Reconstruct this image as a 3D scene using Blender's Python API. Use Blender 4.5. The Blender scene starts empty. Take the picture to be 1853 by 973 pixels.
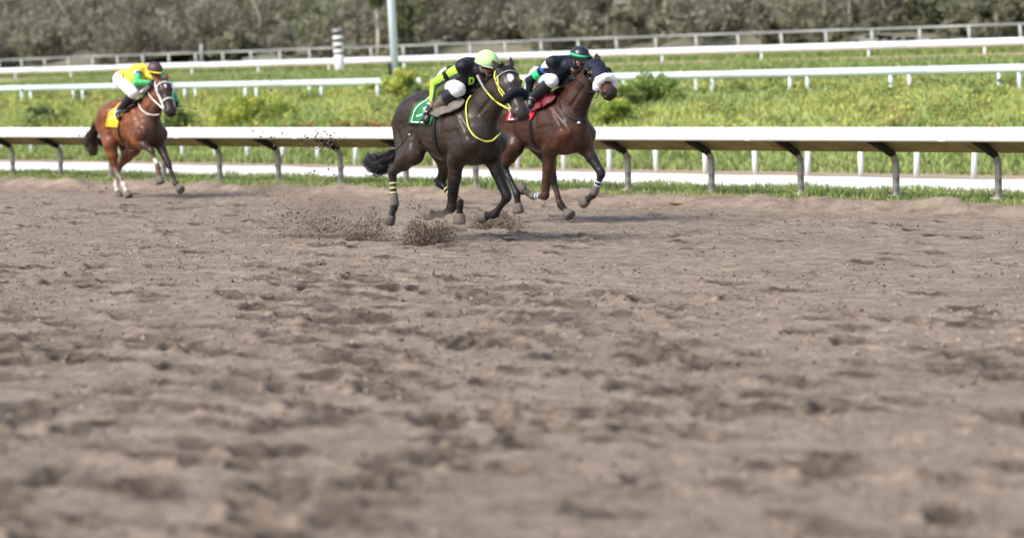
import bpy, math, random
import numpy as np
from mathutils import Vector, Matrix
from mathutils.bvhtree import BVHTree

R = math.radians
random.seed(7)
rng = np.random.default_rng(7)
scene = bpy.context.scene
COL = scene.collection

# ------------------------------------------------------------------ camera
F = 4900.0                 # focal length in photograph pixels
CAMH = 1.64
PPX, PPY = 600.0, 186.0    # where the level optical axis meets the photograph
ROLL = 0.0113
cam = bpy.data.cameras.new('camera')
cam.sensor_width = 36.0
cam.lens = F / 1853.0 * 36.0
cam.shift_x = (926.5 - PPX) / 1853.0
cam.shift_y = -(486.5 - PPY) / 1853.0
cam.clip_start = 0.1
cam.clip_end = 3000.0
cam.dof.use_dof = True
cam.dof.focus_distance = 29.6
cam.dof.aperture_fstop = 1.55
camo = bpy.data.objects.new('camera', cam)
COL.objects.link(camo)
camo.location = (0, 0, CAMH)
camo.rotation_euler = (Matrix.Rotation(R(90), 3, 'X') @ Matrix.Rotation(-ROLL, 3, 'Z')).to_euler()
scene.camera = camo

# ------------------------------------------------------------------ sky and sun
SUN_AZ = Vector((-0.78, -0.48))       # where the light comes from, seen from above
SUN_EL = R(47)
world = bpy.data.worlds.new('World')
scene.world = world
world.use_nodes = True
wn = world.node_tree
wn.nodes.clear()
sky = wn.nodes.new('ShaderNodeTexSky')
sky.sky_type = 'NISHITA'
sky.sun_disc = False
sky.sun_elevation = SUN_EL
sky.sun_rotation = math.atan2(SUN_AZ.x, SUN_AZ.y)
sky.air_density = 1.0
sky.dust_density = 2.5
sky.ozone_density = 0.6
bg = wn.nodes.new('ShaderNodeBackground')
bg.inputs['Strength'].default_value = 0.125
wo = wn.nodes.new('ShaderNodeOutputWorld')
wn.links.new(sky.outputs[0], bg.inputs[0])
wn.links.new(bg.outputs[0], wo.inputs[0])
sd = bpy.data.lights.new('sun', 'SUN')
sd.energy = 1.9
sd.angle = R(22)
sd.color = (1.0, 0.955, 0.88)
sun = bpy.data.objects.new('sun', sd)
COL.objects.link(sun)
az = SUN_AZ.normalized()
sv = Vector((az.x * math.cos(SUN_EL), az.y * math.cos(SUN_EL), math.sin(SUN_EL)))
sun.rotation_euler = sv.to_track_quat('Z', 'Y').to_euler()
sun.location = (-20, 10, 30)

scene.view_settings.view_transform = 'Standard'
scene.view_settings.look = 'None'
scene.view_settings.gamma = 1.0
scene.view_settings.exposure = 1.08
scene.render.engine = 'CYCLES'
scene.cycles.use_denoising = True
scene.cycles.max_bounces = 5
scene.cycles.transparent_max_bounces = 4

# ------------------------------------------------------------------ helpers
def tag(o, label=None, cat=None, group=None, kind=None):
    if label: o['label'] = label
    if cat: o['category'] = cat
    if group: o['group'] = group
    if kind: o['kind'] = kind
    return o

def link(name, me, mat=None, parent=None):
    o = bpy.data.objects.new(name, me)
    COL.objects.link(o)
    if mat is not None and me is not None:
        if not me.materials:
            me.materials.append(mat)
    if parent is not None:
        o.parent = parent
    return o

def empty(name, loc=(0, 0, 0), rz=0.0):
    o = bpy.data.objects.new(name, None)
    COL.objects.link(o)
    o.empty_display_size = 0.2
    o.location = loc
    o.rotation_euler = (0, 0, rz)
    return o

def mesh_arr(name, V, Fc, cols=None, smooth=True):
    """V (n,3); Fc (m,k) array or list of arrays with one k each; cols (n,3)."""
    V = np.asarray(V, np.float32)
    if not isinstance(Fc, list):
        Fc = [Fc]
    Fc = [np.asarray(f, np.int32) for f in Fc if len(f)]
    me = bpy.data.meshes.new(name)
    me.vertices.add(len(V))
    me.vertices.foreach_set('co', V.ravel())
    nl = sum(f.size for f in Fc)
    npoly = sum(len(f) for f in Fc)
    me.loops.add(nl)
    me.polygons.add(npoly)
    me.loops.foreach_set('vertex_index', np.concatenate([f.ravel() for f in Fc]))
    tot = np.concatenate([np.full(len(f), f.shape[1], np.int32) for f in Fc])
    st = np.concatenate([[0], np.cumsum(tot)[:-1]]).astype(np.int32)
    me.polygons.foreach_set('loop_start', st)
    me.polygons.foreach_set('loop_total', tot)
    me.polygons.foreach_set('use_smooth', np.full(npoly, smooth, bool))
    if cols is not None:
        a = me.color_attributes.new('Col', 'FLOAT_COLOR', 'POINT')
        c = np.ones((len(V), 4), np.float32)
        c[:, :3] = cols
        a.data.foreach_set('color', c.ravel())
    me.update(calc_edges=True)
    me.validate()
    return me

class MB:
    """collects simple solids into one mesh"""
    def __init__(s):
        s.v = []; s.q = []; s.t = []; s.n = 0
    def add(s, V, quads=(), tris=()):
        V = np.asarray(V, float)
        s.v.append(V)
        if len(quads): s.q.append(np.asarray(quads) + s.n)
        if len(tris): s.t.append(np.asarray(tris) + s.n)
        s.n += len(V)
    def box(s, c, sz, rz=0.0):
        x, y, z = [k / 2 for k in sz]
        V = np.array([[-x, -y, -z], [x, -y, -z], [x, y, -z], [-x, y, -z], [-x, -y, z], [x, -y, z], [x, y, z], [-x, y, z]])
        ca, sa = math.cos(rz), math.sin(rz)
        V = np.stack([V[:, 0] * ca - V[:, 1] * sa, V[:, 0] * sa + V[:, 1] * ca, V[:, 2]], 1) + np.asarray(c)
        s.add(V, [[0, 3, 2, 1], [4, 5, 6, 7], [0, 1, 5, 4], [1, 2, 6, 5], [2, 3, 7, 6], [3, 0, 4, 7]])
    def tube(s, pts, rad, seg=10, flat=1.0, up=None, cap=True):
        P = np.asarray(pts, float)
        n = len(P)
        rad = np.full(n, rad) if np.isscalar(rad) else np.asarray(rad, float)
        T = np.gradient(P, axis=0)
        T /= np.linalg.norm(T, axis=1)[:, None] + 1e-12
        u = np.array([0, 0, 1.0]) if up is None else np.asarray(up, float)
        if abs(T[0] @ u) > 0.95: u = np.array([1.0, 0, 0])
        rings = []
        for i in range(n):
            a = np.cross(T[i], u); a /= np.linalg.norm(a) + 1e-12
            b = np.cross(a, T[i])
            u = b
            th = np.linspace(0, 2 * math.pi, seg, endpoint=False)
            rings.append(P[i] + rad[i] * (np.cos(th)[:, None] * a * flat + np.sin(th)[:, None] * b))
        V = np.concatenate(rings)
        q = []
        for i in range(n - 1):
            for j in range(seg):
                k = (j + 1) % seg
                q.append([i * seg + j, i * seg + k, (i + 1) * seg + k, (i + 1) * seg + j])
        t = []
        if cap:
            V = np.concatenate([V, P[:1], P[-1:]])
            c0, c1 = n * seg, n * seg + 1
            for j in range(seg):
                k = (j + 1) % seg
                t.append([c0, k, j]); t.append([c1, (n - 1) * seg + j, (n - 1) * seg + k])
        s.add(V, q, t)
    def prism(s, prof, path0, path1, ax, up):
        """closed profile (a,b) carried from path0 to path1; a along ax, b along up"""
        ax = np.asarray(ax, float); up = np.asarray(up, float)
        n = len(prof)
        A = [np.asarray(path0, float) + a * ax + b * up for a, b in prof]
        B = [np.asarray(path1, float) + a * ax + b * up for a, b in prof]
        V = np.array(A + B)
        q = [[i, (i + 1) % n, n + (i + 1) % n, n + i] for i in range(n)]
        t = []
        for i in range(1, n - 1):
            t.append([0, i + 1, i]); t.append([n, n + i, n + i + 1])
        s.add(V, q, t)
    def sphere(s, c, r, seg=10, rings=7, scale=(1, 1, 1)):
        V = []; q = []
        for i in range(rings + 1):
            ph = math.pi * i / rings
            for j in range(seg):
                th = 2 * math.pi * j / seg
                V.append([c[0] + r * scale[0] * math.sin(ph) * math.cos(th), c[1] + r * scale[1] * math.sin(ph) * math.sin(th), c[2] + r * scale[2] * math.cos(ph)])
        for i in range(rings):
            for j in range(seg):
                k = (j + 1) % seg
                q.append([i * seg + j, (i + 1) * seg + j, (i + 1) * seg + k, i * seg + k])
        s.add(V, q)
    def mesh(s, name, smooth=False):
        V = np.concatenate(s.v)
        fs = []
        if s.q: fs.append(np.concatenate(s.q))
        if s.t: fs.append(np.concatenate(s.t))
        return mesh_arr(name, V, fs, smooth=smooth)
    def build(s, name, mat, parent=None, smooth=False):
        return link(name, s.mesh(name, smooth), mat, parent)

# value noise on numpy arrays
def _h(ix, iy, seed):
    n = (ix.astype(np.int64) * 374761393 + iy.astype(np.int64) * 668265263 + seed * 1442695041) & 0xFFFFFFFF
    n = ((n ^ (n >> 13)) * 1274126177) & 0xFFFFFFFF
    return ((n ^ (n >> 16)) & 0xFFFF) / 65535.0
def vnoise(x, y, seed=0):
    x = np.asarray(x, float); y = np.asarray(y, float)
    ix = np.floor(x); iy = np.floor(y)
    fx = x - ix; fy = y - iy
    fx = fx * fx * (3 - 2 * fx); fy = fy * fy * (3 - 2 * fy)
    a = _h(ix, iy, seed); b = _h(ix + 1, iy, seed); c = _h(ix, iy + 1, seed); d = _h(ix + 1, iy + 1, seed)
    return (a * (1 - fx) + b * fx) * (1 - fy) + (c * (1 - fx) + d * fx) * fy - 0.5
def fbm(x, y, o=3, seed=0):
    r = 0; a = 1.0
    for k in range(o):
        r = r + a * vnoise(x * 2 ** k + 17.3 * k, y * 2 ** k - 9.1 * k, seed + k); a *= 0.5
    return r

# ------------------------------------------------------------------ materials
def mat_new(name, rough=0.6, spec=0.5):
    m = bpy.data.materials.new(name)
    m.use_nodes = True
    nt = m.node_tree
    b = nt.nodes['Principled BSDF']
    b.inputs['Roughness'].default_value = rough
    b.inputs['Specular IOR Level'].default_value = spec
    return m, nt, b

def noise_node(nt, scale, detail=4, rough=0.6, coord='Object', vec_scale=None):
    tc = nt.nodes.new('ShaderNodeTexCoord')
    n = nt.nodes.new('ShaderNodeTexNoise')
    n.inputs['Scale'].default_value = scale
    n.inputs['Detail'].default_value = detail
    n.inputs['Roughness'].default_value = rough
    if vec_scale:
        mp = nt.nodes.new('ShaderNodeMapping')
        mp.inputs['Scale'].default_value = vec_scale
        nt.links.new(tc.outputs[coord], mp.inputs[0])
        nt.links.new(mp.outputs[0], n.inputs['Vector'])
    else:
        nt.links.new(tc.outputs[coord], n.inputs['Vector'])
    return n

def simple(name, c, rough=0.6, var=0.15, scale=8.0, c2=None, bump=0.0, bscale=60.0, spec=0.5, metal=0.0, lo=0.35, hi=0.65):
    m, nt, b = mat_new(name, rough, spec)
    b.inputs['Metallic'].default_value = metal
    n = noise_node(nt, scale)
    r = nt.nodes.new('ShaderNodeValToRGB')
    c2 = c2 or tuple(k * (1 - var) for k in c)
    r.color_ramp.elements[0].position = lo
    r.color_ramp.elements[1].position = hi
    r.color_ramp.elements[0].color = (*c2, 1)
    r.color_ramp.elements[1].color = (*c, 1)
    nt.links.new(n.outputs[0], r.inputs[0])
    nt.links.new(r.outputs[0], b.inputs['Base Color'])
    if bump:
        n2 = noise_node(nt, bscale)
        bp = nt.nodes.new('ShaderNodeBump')
        bp.inputs['Strength'].default_value = bump
        bp.inputs['Distance'].default_value = 0.01
        nt.links.new(n2.outputs[0], bp.inputs['Height'])
        nt.links.new(bp.outputs[0], b.inputs['Normal'])
    return m

def vcol(name, rough=0.6, var=0.25, scale=12.0, spec=0.4, trans=0.0, bump=0.0, bscale=80.0, sheen=0.0):
    """base colour from the 'Col' attribute, broken up by noise"""
    m, nt, b = mat_new(name, rough, spec)
    at = nt.nodes.new('ShaderNodeAttribute'); at.attribute_name = 'Col'
    n = noise_node(nt, scale)
    mr = nt.nodes.new('ShaderNodeMapRange')
    mr.inputs[1].default_value = 0.3; mr.inputs[2].default_value = 0.7
    mr.inputs[3].default_value = 1 - var; mr.inputs[4].default_value = 1 + var
    nt.links.new(n.outputs[0], mr.inputs[0])
    mx = nt.nodes.new('ShaderNodeVectorMath'); mx.operation = 'SCALE'
    nt.links.new(at.outputs['Color'], mx.inputs[0])
    nt.links.new(mr.outputs[0], mx.inputs['Scale'])
    nt.links.new(mx.outputs[0], b.inputs['Base Color'])
    if sheen:
        b.inputs['Sheen Weight'].default_value = sheen
        b.inputs['Sheen Roughness'].default_value = 0.4
    if bump:
        n2 = noise_node(nt, bscale)
        bp = nt.nodes.new('ShaderNodeBump')
        bp.inputs['Strength'].default_value = bump
        bp.inputs['Distance'].default_value = 0.01
        nt.links.new(n2.outputs[0], bp.inputs['Height'])
        nt.links.new(bp.outputs[0], b.inputs['Normal'])
    if trans:
        tr = nt.nodes.new('ShaderNodeBsdfTranslucent')
        nt.links.new(mx.outputs[0], tr.inputs['Color'])
        ms = nt.nodes.new('ShaderNodeMixShader')
        ms.inputs[0].default_value = trans
        nt.links.new(b.outputs[0], ms.inputs[1])
        nt.links.new(tr.outputs[0], ms.inputs[2])
        nt.links.new(ms.outputs[0], nt.nodes['Material Output'].inputs[0])
    return m

M = {}
def splashed_white():
    m = simple('mud_specked_white_rail', (0.86, 0.86, 0.85), 0.35, scale=3.0, c2=(0.74, 0.73, 0.70))
    nt = m.node_tree; b = nt.nodes['Principled BSDF']
    src = b.inputs['Base Color'].links[0].from_socket
    sp = noise_node(nt, 24.0, 3, 0.6); pt = noise_node(nt, 0.6, 2, 0.5)
    ad = nt.nodes.new('ShaderNodeMath'); ad.operation = 'MULTIPLY_ADD'
    nt.links.new(pt.outputs[0], ad.inputs[0]); ad.inputs[1].default_value = 0.35; nt.links.new(sp.outputs[0], ad.inputs[2])
    rp = nt.nodes.new('ShaderNodeValToRGB'); rp.color_ramp.elements[0].position = 0.86; rp.color_ramp.elements[1].position = 0.90
    nt.links.new(ad.outputs[0], rp.inputs[0])
    mx = nt.nodes.new('ShaderNodeMixRGB'); mx.inputs[2].default_value = (0.16, 0.12, 0.09, 1)
    nt.links.new(rp.outputs[0], mx.inputs[0]); nt.links.new(src, mx.inputs[1]); nt.links.new(mx.outputs[0], b.inputs['Base Color'])
    return m
M['white_rail'] = splashed_white()
M['cover'] = simple('dusty_shaded_cover', (0.44, 0.34, 0.19), 0.6, scale=2.2, c2=(0.24, 0.17, 0.09))  # tan dirt, with underside shade and warm ground bounce put into the colour
M['post_metal'] = simple('mud_splashed_steel', (0.42, 0.41, 0.39), 0.5, scale=9.0, c2=(0.15, 0.12, 0.10), metal=0.3)
M['white_paint'] = simple('white_paint', (0.80, 0.81, 0.82), 0.5, scale=4.0, c2=(0.68, 0.69, 0.68))
M['blue_white'] = simple('cool_white_plastic', (0.64, 0.72, 0.75), 0.45, scale=1.5, c2=(0.56, 0.66, 0.70))
M['galv'] = simple('galvanised_tube', (0.36, 0.36, 0.35), 0.55, scale=5.0, metal=0.4)
M['dark'] = simple('dark_paint', (0.03, 0.035, 0.045), 0.5)
M['pole'] = simple('pale_blue_pole', (0.76, 0.83, 0.96), 0.4, scale=2.0, c2=(0.70, 0.78, 0.93))
M['leaf'] = vcol('foliage', 0.6, 0.2, 3.0, 0.25, trans=0.35)
M['grass'] = vcol('grass_blades', 0.6, 0.15, 1.2, 0.25, trans=0.4)
M['wood'] = vcol('far_foliage', 0.8, 0.25, 0.12, 0.1, trans=0.5)
M['bark'] = simple('bark', (0.30, 0.26, 0.21), 0.9, scale=6, c2=(0.16, 0.13, 0.10))
M['pale_bark'] = simple('pale_bark', (0.55, 0.50, 0.42), 0.9, scale=4, c2=(0.40, 0.36, 0.30))
def ground_mat(name, c, c2, scale, scale2=30, bump=0.5, bscale=25):
    m = simple(name, c, 0.95, scale=scale, c2=c2, bump=bump, bscale=bscale, spec=0.1)
    return m
M['verge'] = ground_mat('verge_soil', (0.20, 0.22, 0.08), (0.20, 0.15, 0.10), 1.6)
M['gravel'] = ground_mat('pale_gravel', (0.80, 0.78, 0.77), (0.60, 0.57, 0.55), 2.0)
M['strip'] = ground_mat('bare_strip', (0.36, 0.27, 0.21), (0.30, 0.25, 0.15), 1.0)
M['field'] = ground_mat('field_grass', (0.28, 0.31, 0.10), (0.20, 0.25, 0.08), 0.35)
M['scrub'] = ground_mat('scrub_slope', (0.19, 0.18, 0.135), (0.13, 0.13, 0.09), 0.2)

def dirt_mat():
    m, nt, b = mat_new('track_dirt', 0.95, 0.15)
    at = nt.nodes.new('ShaderNodeAttribute'); at.attribute_name = 'Col'
    n = noise_node(nt, 3.0, 8, 0.7)
    n2 = noise_node(nt, 30.0, 8, 0.8)
    ad = nt.nodes.new('ShaderNodeMath'); ad.operation = 'ADD'
    nt.links.new(n.outputs[0], ad.inputs[0]); nt.links.new(n2.outputs[0], ad.inputs[1])
    mr = nt.nodes.new('ShaderNodeMapRange')
    mr.inputs[1].default_value = 0.75; mr.inputs[2].default_value = 1.25
    mr.inputs[3].default_value = 0.50; mr.inputs[4].default_value = 1.45
    nt.links.new(ad.outputs[0], mr.inputs[0])
    mx = nt.nodes.new('ShaderNodeVectorMath'); mx.operation = 'SCALE'
    nt.links.new(at.outputs['Color'], mx.inputs[0]); nt.links.new(mr.outputs[0], mx.inputs['Scale'])
    nt.links.new(mx.outputs[0], b.inputs['Base Color'])
    bp = nt.nodes.new('ShaderNodeBump'); bp.inputs['Strength'].default_value = 1.0; bp.inputs['Distance'].default_value = 0.02
    n3 = noise_node(nt, 28.0, 8, 0.7)
    nt.links.new(n3.outputs[0], bp.inputs['Height']); nt.links.new(bp.outputs[0], b.inputs['Normal'])
    return m
M['dirt'] = dirt_mat()

# ------------------------------------------------------------------ where things lie
# p runs along the racing line (towards the camera's right), q across it into the infield
HEAD = R(50)
DV = np.array([math.cos(HEAD), -math.sin(HEAD)])
NV = np.array([math.sin(HEAD), math.cos(HEAD)])
R0 = np.array([4.65, 42.6])
def PQ(p, q, z=0.0):
    w = R0 + p * DV + q * NV
    return (w[0], w[1], z)
def toq(X, Y):
    return (X - R0[0]) * NV[0] + (Y - R0[1]) * NV[1]
def top(X, Y):
    return (X - R0[0]) * DV[0] + (Y - R0[1]) * DV[1]
_pq = np.array([-200, -9, -3, -1.7, -1.2, -0.7, 0, 3, 10, 13, 16, 20.6, 24, 36, 38, 49.5, 56, 66, 90, 140, 260])
_pz = np.array([0, 0, 0.05, 0.07, 0.13, 0.17, 0.20, 0.20, 0.20, 0.50, 0.95, 1.80, 2.25, 2.88, 2.92, 3.3, 3.9, 6.0, 17, 36, 60])
def prof(q):
    return np.interp(q, _pq, _pz)
def ray(px, py):
    """photograph pixel -> direction (per metre of depth) in world space"""
    a = (px - PPX) / F; b = -(py - PPY) / F
    c, s = math.cos(-ROLL), math.sin(-ROLL)
    return np.array([a * c - b * s, 1.0, a * s + b * c])
def on_q(px, py, q):
    """point on the ray through a pixel that lies on the vertical plane at q"""
    d = ray(px, py)
    t = (q + R0 @ NV) / (d[0] * NV[0] + d[1] * NV[1])
    return np.array([0, 0, CAMH]) + t * d
# ------------------------------------------------------------------ the track
DIRT = np.array([0.252, 0.200, 0.152])
DIRT_DK = np.array([0.062, 0.046, 0.036])
def dirt_track():
    Y = [6.0]
    while Y[-1] < 66: Y.append(Y[-1] + 0.0013 * Y[-1] + 0.011)
    Y = np.array(Y)
    nc = 720
    u = np.linspace(0, 1, nc)
    x0 = -0.155 * Y - 2.0; x1 = 0.285 * Y + 2.0
    X = x0[:, None] + (x1 - x0)[:, None] * u[None, :]
    YY = np.repeat(Y[:, None], nc, 1)
    q = toq(X, YY); p = top(X, YY)
    Z = prof(q)
    Z = Z + 0.012 * fbm(X / 2.2, YY / 2.2, 3, 3) + 0.017 * fbm(p / 2.2, q / 0.13, 3, 11) + 0.026 * fbm(X / 0.11, YY / 0.11, 4, 21)
    berm = np.exp(-((q + 1.25) / 0.35) ** 2)
    Z = Z + berm * (0.07 + 0.20 * fbm(p / 0.8, q / 0.5, 3, 31))
    wet = np.clip(0.25 + 0.5 * fbm(X / 0.9, YY / 0.9, 3, 5), 0, 1) * 0.45
    # hoof prints: bowls with thrown-up rims, mostly on the outer part of the track
    g = np.random.default_rng(4)
    D = np.zeros_like(Z)
    pts = []
    while len(pts) < 850:
        y = 7 + 43 * g.random() ** 0.8
        x = (-0.16 * y - 1) + (0.44 * y + 2) * g.random()
        qq = toq(x, y)
        if qq > -2.5: continue
        pr = 1.0 if qq < -14 else 0.22
        pr *= 0.25 + 1.5 * max(0, vnoise(np.array(x / 1.6), np.array(y / 3.0), 77) + 0.35)
        if x > 0.09 * y and qq < -2: pr *= 0.55
        if g.random() < pr: pts.append((x, y))
    for x, y in pts:
        i0, i1 = np.searchsorted(Y, [y - 0.5, y + 0.5])
        if i1 - i0 < 2: continue
        im = (i0 + i1) // 2
        w = x1[im] - x0[im]
        j0 = int((x - 0.5 - x0[im]) / w * (nc - 1)); j1 = int((x + 0.5 - x0[im]) / w * (nc - 1)) + 1
        j0 = max(j0 - 3, 0); j1 = min(j1 + 3, nc)
        if j1 - j0 < 2: continue
        dx = X[i0:i1, j0:j1] - x; dy = YY[i0:i1, j0:j1] - y
        a = g.normal(0, 0.25)
        c, s = math.cos(-HEAD + a), math.sin(-HEAD + a)
        al = dx * c + dy * s; ac = -dx * s + dy * c
        L, Wd = 0.095 * (0.8 + 0.7 * g.random()), 0.065 * (0.8 + 0.7 * g.random())
        r = np.sqrt((al / L) ** 2 + (ac / Wd) ** 2) * (1 + 0.5 * fbm(dx / 0.09 + x * 3, dy / 0.09, 2, 9))
        dep = 0.020 + 0.045 * g.random() ** 1.5
        bowl = -dep * np.exp(-(r / 0.9) ** 6)
        rim = dep * 0.55 * np.exp(-((r - 1.6) / 0.45) ** 2) * (0.4 + 0.8 * (al < 0))
        D[i0:i1, j0:j1] = np.clip(D[i0:i1, j0:j1] + bowl + rim, -0.07, 0.042)
        wet[i0:i1, j0:j1] = np.maximum(wet[i0:i1, j0:j1], np.clip(1.7 - r * 0.8 + 0.9 * fbm(dx / 0.07 + x * 5, dy / 0.07, 2, 15), 0, 1) ** 0.7 * (0.65 + 0.35 * g.random()))
    Z = Z + D
    edge = (q > -0.62)
    Z[edge] -= 0.25 * (q[edge] + 0.62)
    n = len(Y)
    idx = np.arange(n * nc).reshape(n, nc)
    quads = np.stack([idx[:-1, :-1], idx[:-1, 1:], idx[1:, 1:], idx[1:, :-1]], -1).reshape(-1, 4)
    keep = q.ravel()[quads].min(1) < -0.45
    quads = quads[keep]
    V = np.stack([X.ravel(), YY.ravel(), Z.ravel()], 1)
    used = np.zeros(len(V), bool); used[quads.ravel()] = True
    rm = np.cumsum(used) - 1
    cols = DIRT[None] * (1 - wet.ravel()[:, None]) + DIRT_DK[None] * wet.ravel()[:, None]
    me = mesh_arr('dirt_track', V[used], rm[quads], cols[used])
    tag(link('dirt_track', me, M['dirt']), kind='structure')
dirt_track()

def strip(name, q0, q1, mat, p0=-150, p1=150, jag=0.0, dz=0.0, nq=6, npp=150, seed=0, rough=0.0):
    P = np.linspace(p0, p1, npp)
    Q0 = q0 + jag * fbm(P / 2.0, P * 0 + q0, 2, 50); Q1 = q1 + jag * fbm(P / 2.0, P * 0 + q1, 2, 50)
    t = np.linspace(0, 1, nq)
    QQ = Q0[:, None] * (1 - t) + Q1[:, None] * t
    PP = np.repeat(P[:, None], nq, 1)
    Z = prof(QQ) + dz + rough * fbm(PP / 3.0, QQ / 3.0, 3, 60 + seed)
    X = R0[0] + PP * DV[0] + QQ * NV[0]; Y = R0[1] + PP * DV[1] + QQ * NV[1]
    idx = np.arange(npp * nq).reshape(npp, nq)
    qd = np.stack([idx[:-1, :-1], idx[:-1, 1:], idx[1:, 1:], idx[1:, :-1]], -1).reshape(-1, 4)[:, ::-1]
    c = np.repeat(DIRT[None], npp * nq, 0)
    me = mesh_arr(name, np.stack([X.ravel(), Y.ravel(), Z.ravel()], 1), qd, c)
    return tag(link(name, me, mat), kind='structure')
strip('track_base', -120, -0.6, M['dirt'], dz=-0.09, nq=40, p0=-400, p1=400, npp=80)
strip('verge', -1.3, 2.6, M['verge'], jag=0.5, dz=-0.012, nq=14, npp=900, p0=-60, p1=60, rough=0.05)
strip('gravel_path', 2.6, 7.8, M['gravel'], jag=0.5, nq=14, npp=900, p0=-60, p1=60, rough=0.03)
strip('bare_strip', 7.8, 10.6, M['strip'], jag=0.5, dz=-0.004, nq=8, npp=900, p0=-60, p1=60)
strip('infield', 10.2, 33, M['field'], nq=60, npp=240, p0=-110, p1=80, rough=0.05)
strip('far_course', 33, 38.2, M['strip'], nq=6, p0=-160, p1=110)
strip('far_field', 38.2, 54, M['field'], nq=10, p0=-220, p1=140)
strip('wooded_slope', 54, 260, M['scrub'], nq=60, p0=-500, p1=320, npp=200, rough=1.2)

# ------------------------------------------------------------------ running rail with goose-neck posts
rail = empty('running_rail', PQ(0, 0, 0.2))
tag(rail, 'long white running rail on mud splashed gooseneck posts behind the three horses', 'rail')
def loc(p, q, z):
    a = PQ(p, q, z); b = PQ(0, 0, 0.2)
    return (a[0] - b[0], a[1] - b[1], a[2] - b[2])
SP = 1.752
def gooseneck():
    mb = MB()
    pts = []
    z0 = 0.2
    for t in np.linspace(0, 1, 5): pts.append((0, z0 - 0.1 + 0.56 * t))
    for t in np.linspace(0.12, 1, 9):
        a = t * R(58)
        pts.append((-(0.20 * (1 - math.cos(a))), z0 + 0.46 + 0.20 * math.sin(a)))
    q, z = pts[-1]
    for t in np.linspace(0.2, 1, 5):
        pts.append((q - 0.46 * t, z + 0.215 * t))
    o = np.array(PQ(0, 0, 0))
    mb.tube([np.array(PQ(0, a, b)) - o for a, b in pts[:-3]], 0.050, 12)
    mb.box(np.array(PQ(0, 0, z0 + 0.015)) - o, (0.17, 0.17, 0.05), -HEAD)
    ar = MB(); ar.tube([np.array(PQ(0, a, b)) - o + np.array([0, 0, .002]) for a, b in pts[-7:]], np.linspace(.052, .066, 7), 12)
    return mb.mesh('gooseneck_post', True), ar.mesh('support_arm', True)
gm, am = gooseneck()
M['mud_dark'] = simple('caked_mud', (0.035, 0.028, 0.022), 0.95, scale=14, c2=(0.012, 0.010, 0.009), bump=0.8)
for n in range(-8, 18):
    o = link('gooseneck_post', gm, M['post_metal'], rail)
    b = loc((n - 10) * SP, 0, 0.0)
    o.location = (b[0], b[1], -0.2)
    o.rotation_euler = (0, 0, random.uniform(-0.04, 0.04))
    link('support_arm', am, M['mud_dark'], o)
AX = np.array([NV[0], NV[1], 0]); UP = np.array([0, 0, 1.0])
fascia = [(-0.018, -0.112), (0.012, -0.117), (0.036, -0.09), (0.036, 0.06), (0.012, 0.083), (-0.012, 0.085), (-0.032, 0.068), (-0.040, 0.03), (-0.040, -0.06), (-0.034, -0.095)]
L2 = SP * 2
def fmesh():
    mb = MB()
    mb.prism(fascia, np.array([0, 0, 0]) , np.array([DV[0], DV[1], 0]) * (L2 - 0.008), AX, UP)
    return mb.mesh('rail_panel')
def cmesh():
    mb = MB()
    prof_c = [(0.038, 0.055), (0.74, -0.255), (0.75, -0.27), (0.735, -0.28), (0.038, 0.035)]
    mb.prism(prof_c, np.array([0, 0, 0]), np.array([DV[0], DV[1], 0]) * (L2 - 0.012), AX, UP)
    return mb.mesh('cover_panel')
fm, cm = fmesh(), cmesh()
for k in range(-9, 9):
    p = (2 * k - 10 + 8) * SP - 0.4
    o = link('rail_panel', fm, M['white_rail'], rail); o.location = loc(p, -0.66, 0.2 + 0.925)
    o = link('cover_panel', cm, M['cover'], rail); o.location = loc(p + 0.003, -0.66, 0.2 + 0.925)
    jz = random.uniform(-.006, .006)
    mbj = MB(); mbj.box((0, 0, 0), (0.11, 0.012, 0.17), -HEAD); jo = mbj.build('joint_plate', M['white_paint'], rail); jo.location = loc(p, -0.706, 0.2 + 0.905 + jz)

# ------------------------------------------------------------------ white stakes beyond the gravel path
sx = [4, 57, 110, 163, 218, 273, 330, 389, 448, 512, 575, 643, 714, 788, 862, 937, 1020, 1103, 1188, 1276, 1367, 1461, 1558, 1658, 1762]
ORD = ['first', 'second', 'third', 'fourth', 'fifth', 'sixth', 'seventh', 'eighth', 'ninth', 'tenth', 'eleventh', 'twelfth', 'thirteenth', 'fourteenth', 'fifteenth', 'sixteenth', 'seventeenth', 'eighteenth', 'nineteenth', 'twentieth', 'twenty-first', 'twenty-second', 'twenty-third', 'twenty-fourth', 'twenty-fifth']
mb = MB(); mb.tube([(0, 0, -0.1), (0, 0, 0.50), (0, 0, 0.53)], [0.052, 0.052, 0.035], 12); stake_me = mb.mesh('path_stake', True)
for i, x in enumerate(sx):
    q = 11.5 + (8.6 - 11.5) * (x - 57) / 1131.0
    q = max(q, 8.2)
    P = on_q(x, 300, q)
    o = link('path_stake', stake_me, M['white_paint'])
    o.location = (P[0], P[1], float(prof(np.array(q))))
    o.rotation_euler = (random.uniform(-.05, .05), random.uniform(-.05, .05), 0)
    tag(o, 'short white stake on the grass beyond the pale path, %s from the left edge' % ORD[i], 'stake', 'white stakes along the pale path')

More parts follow.
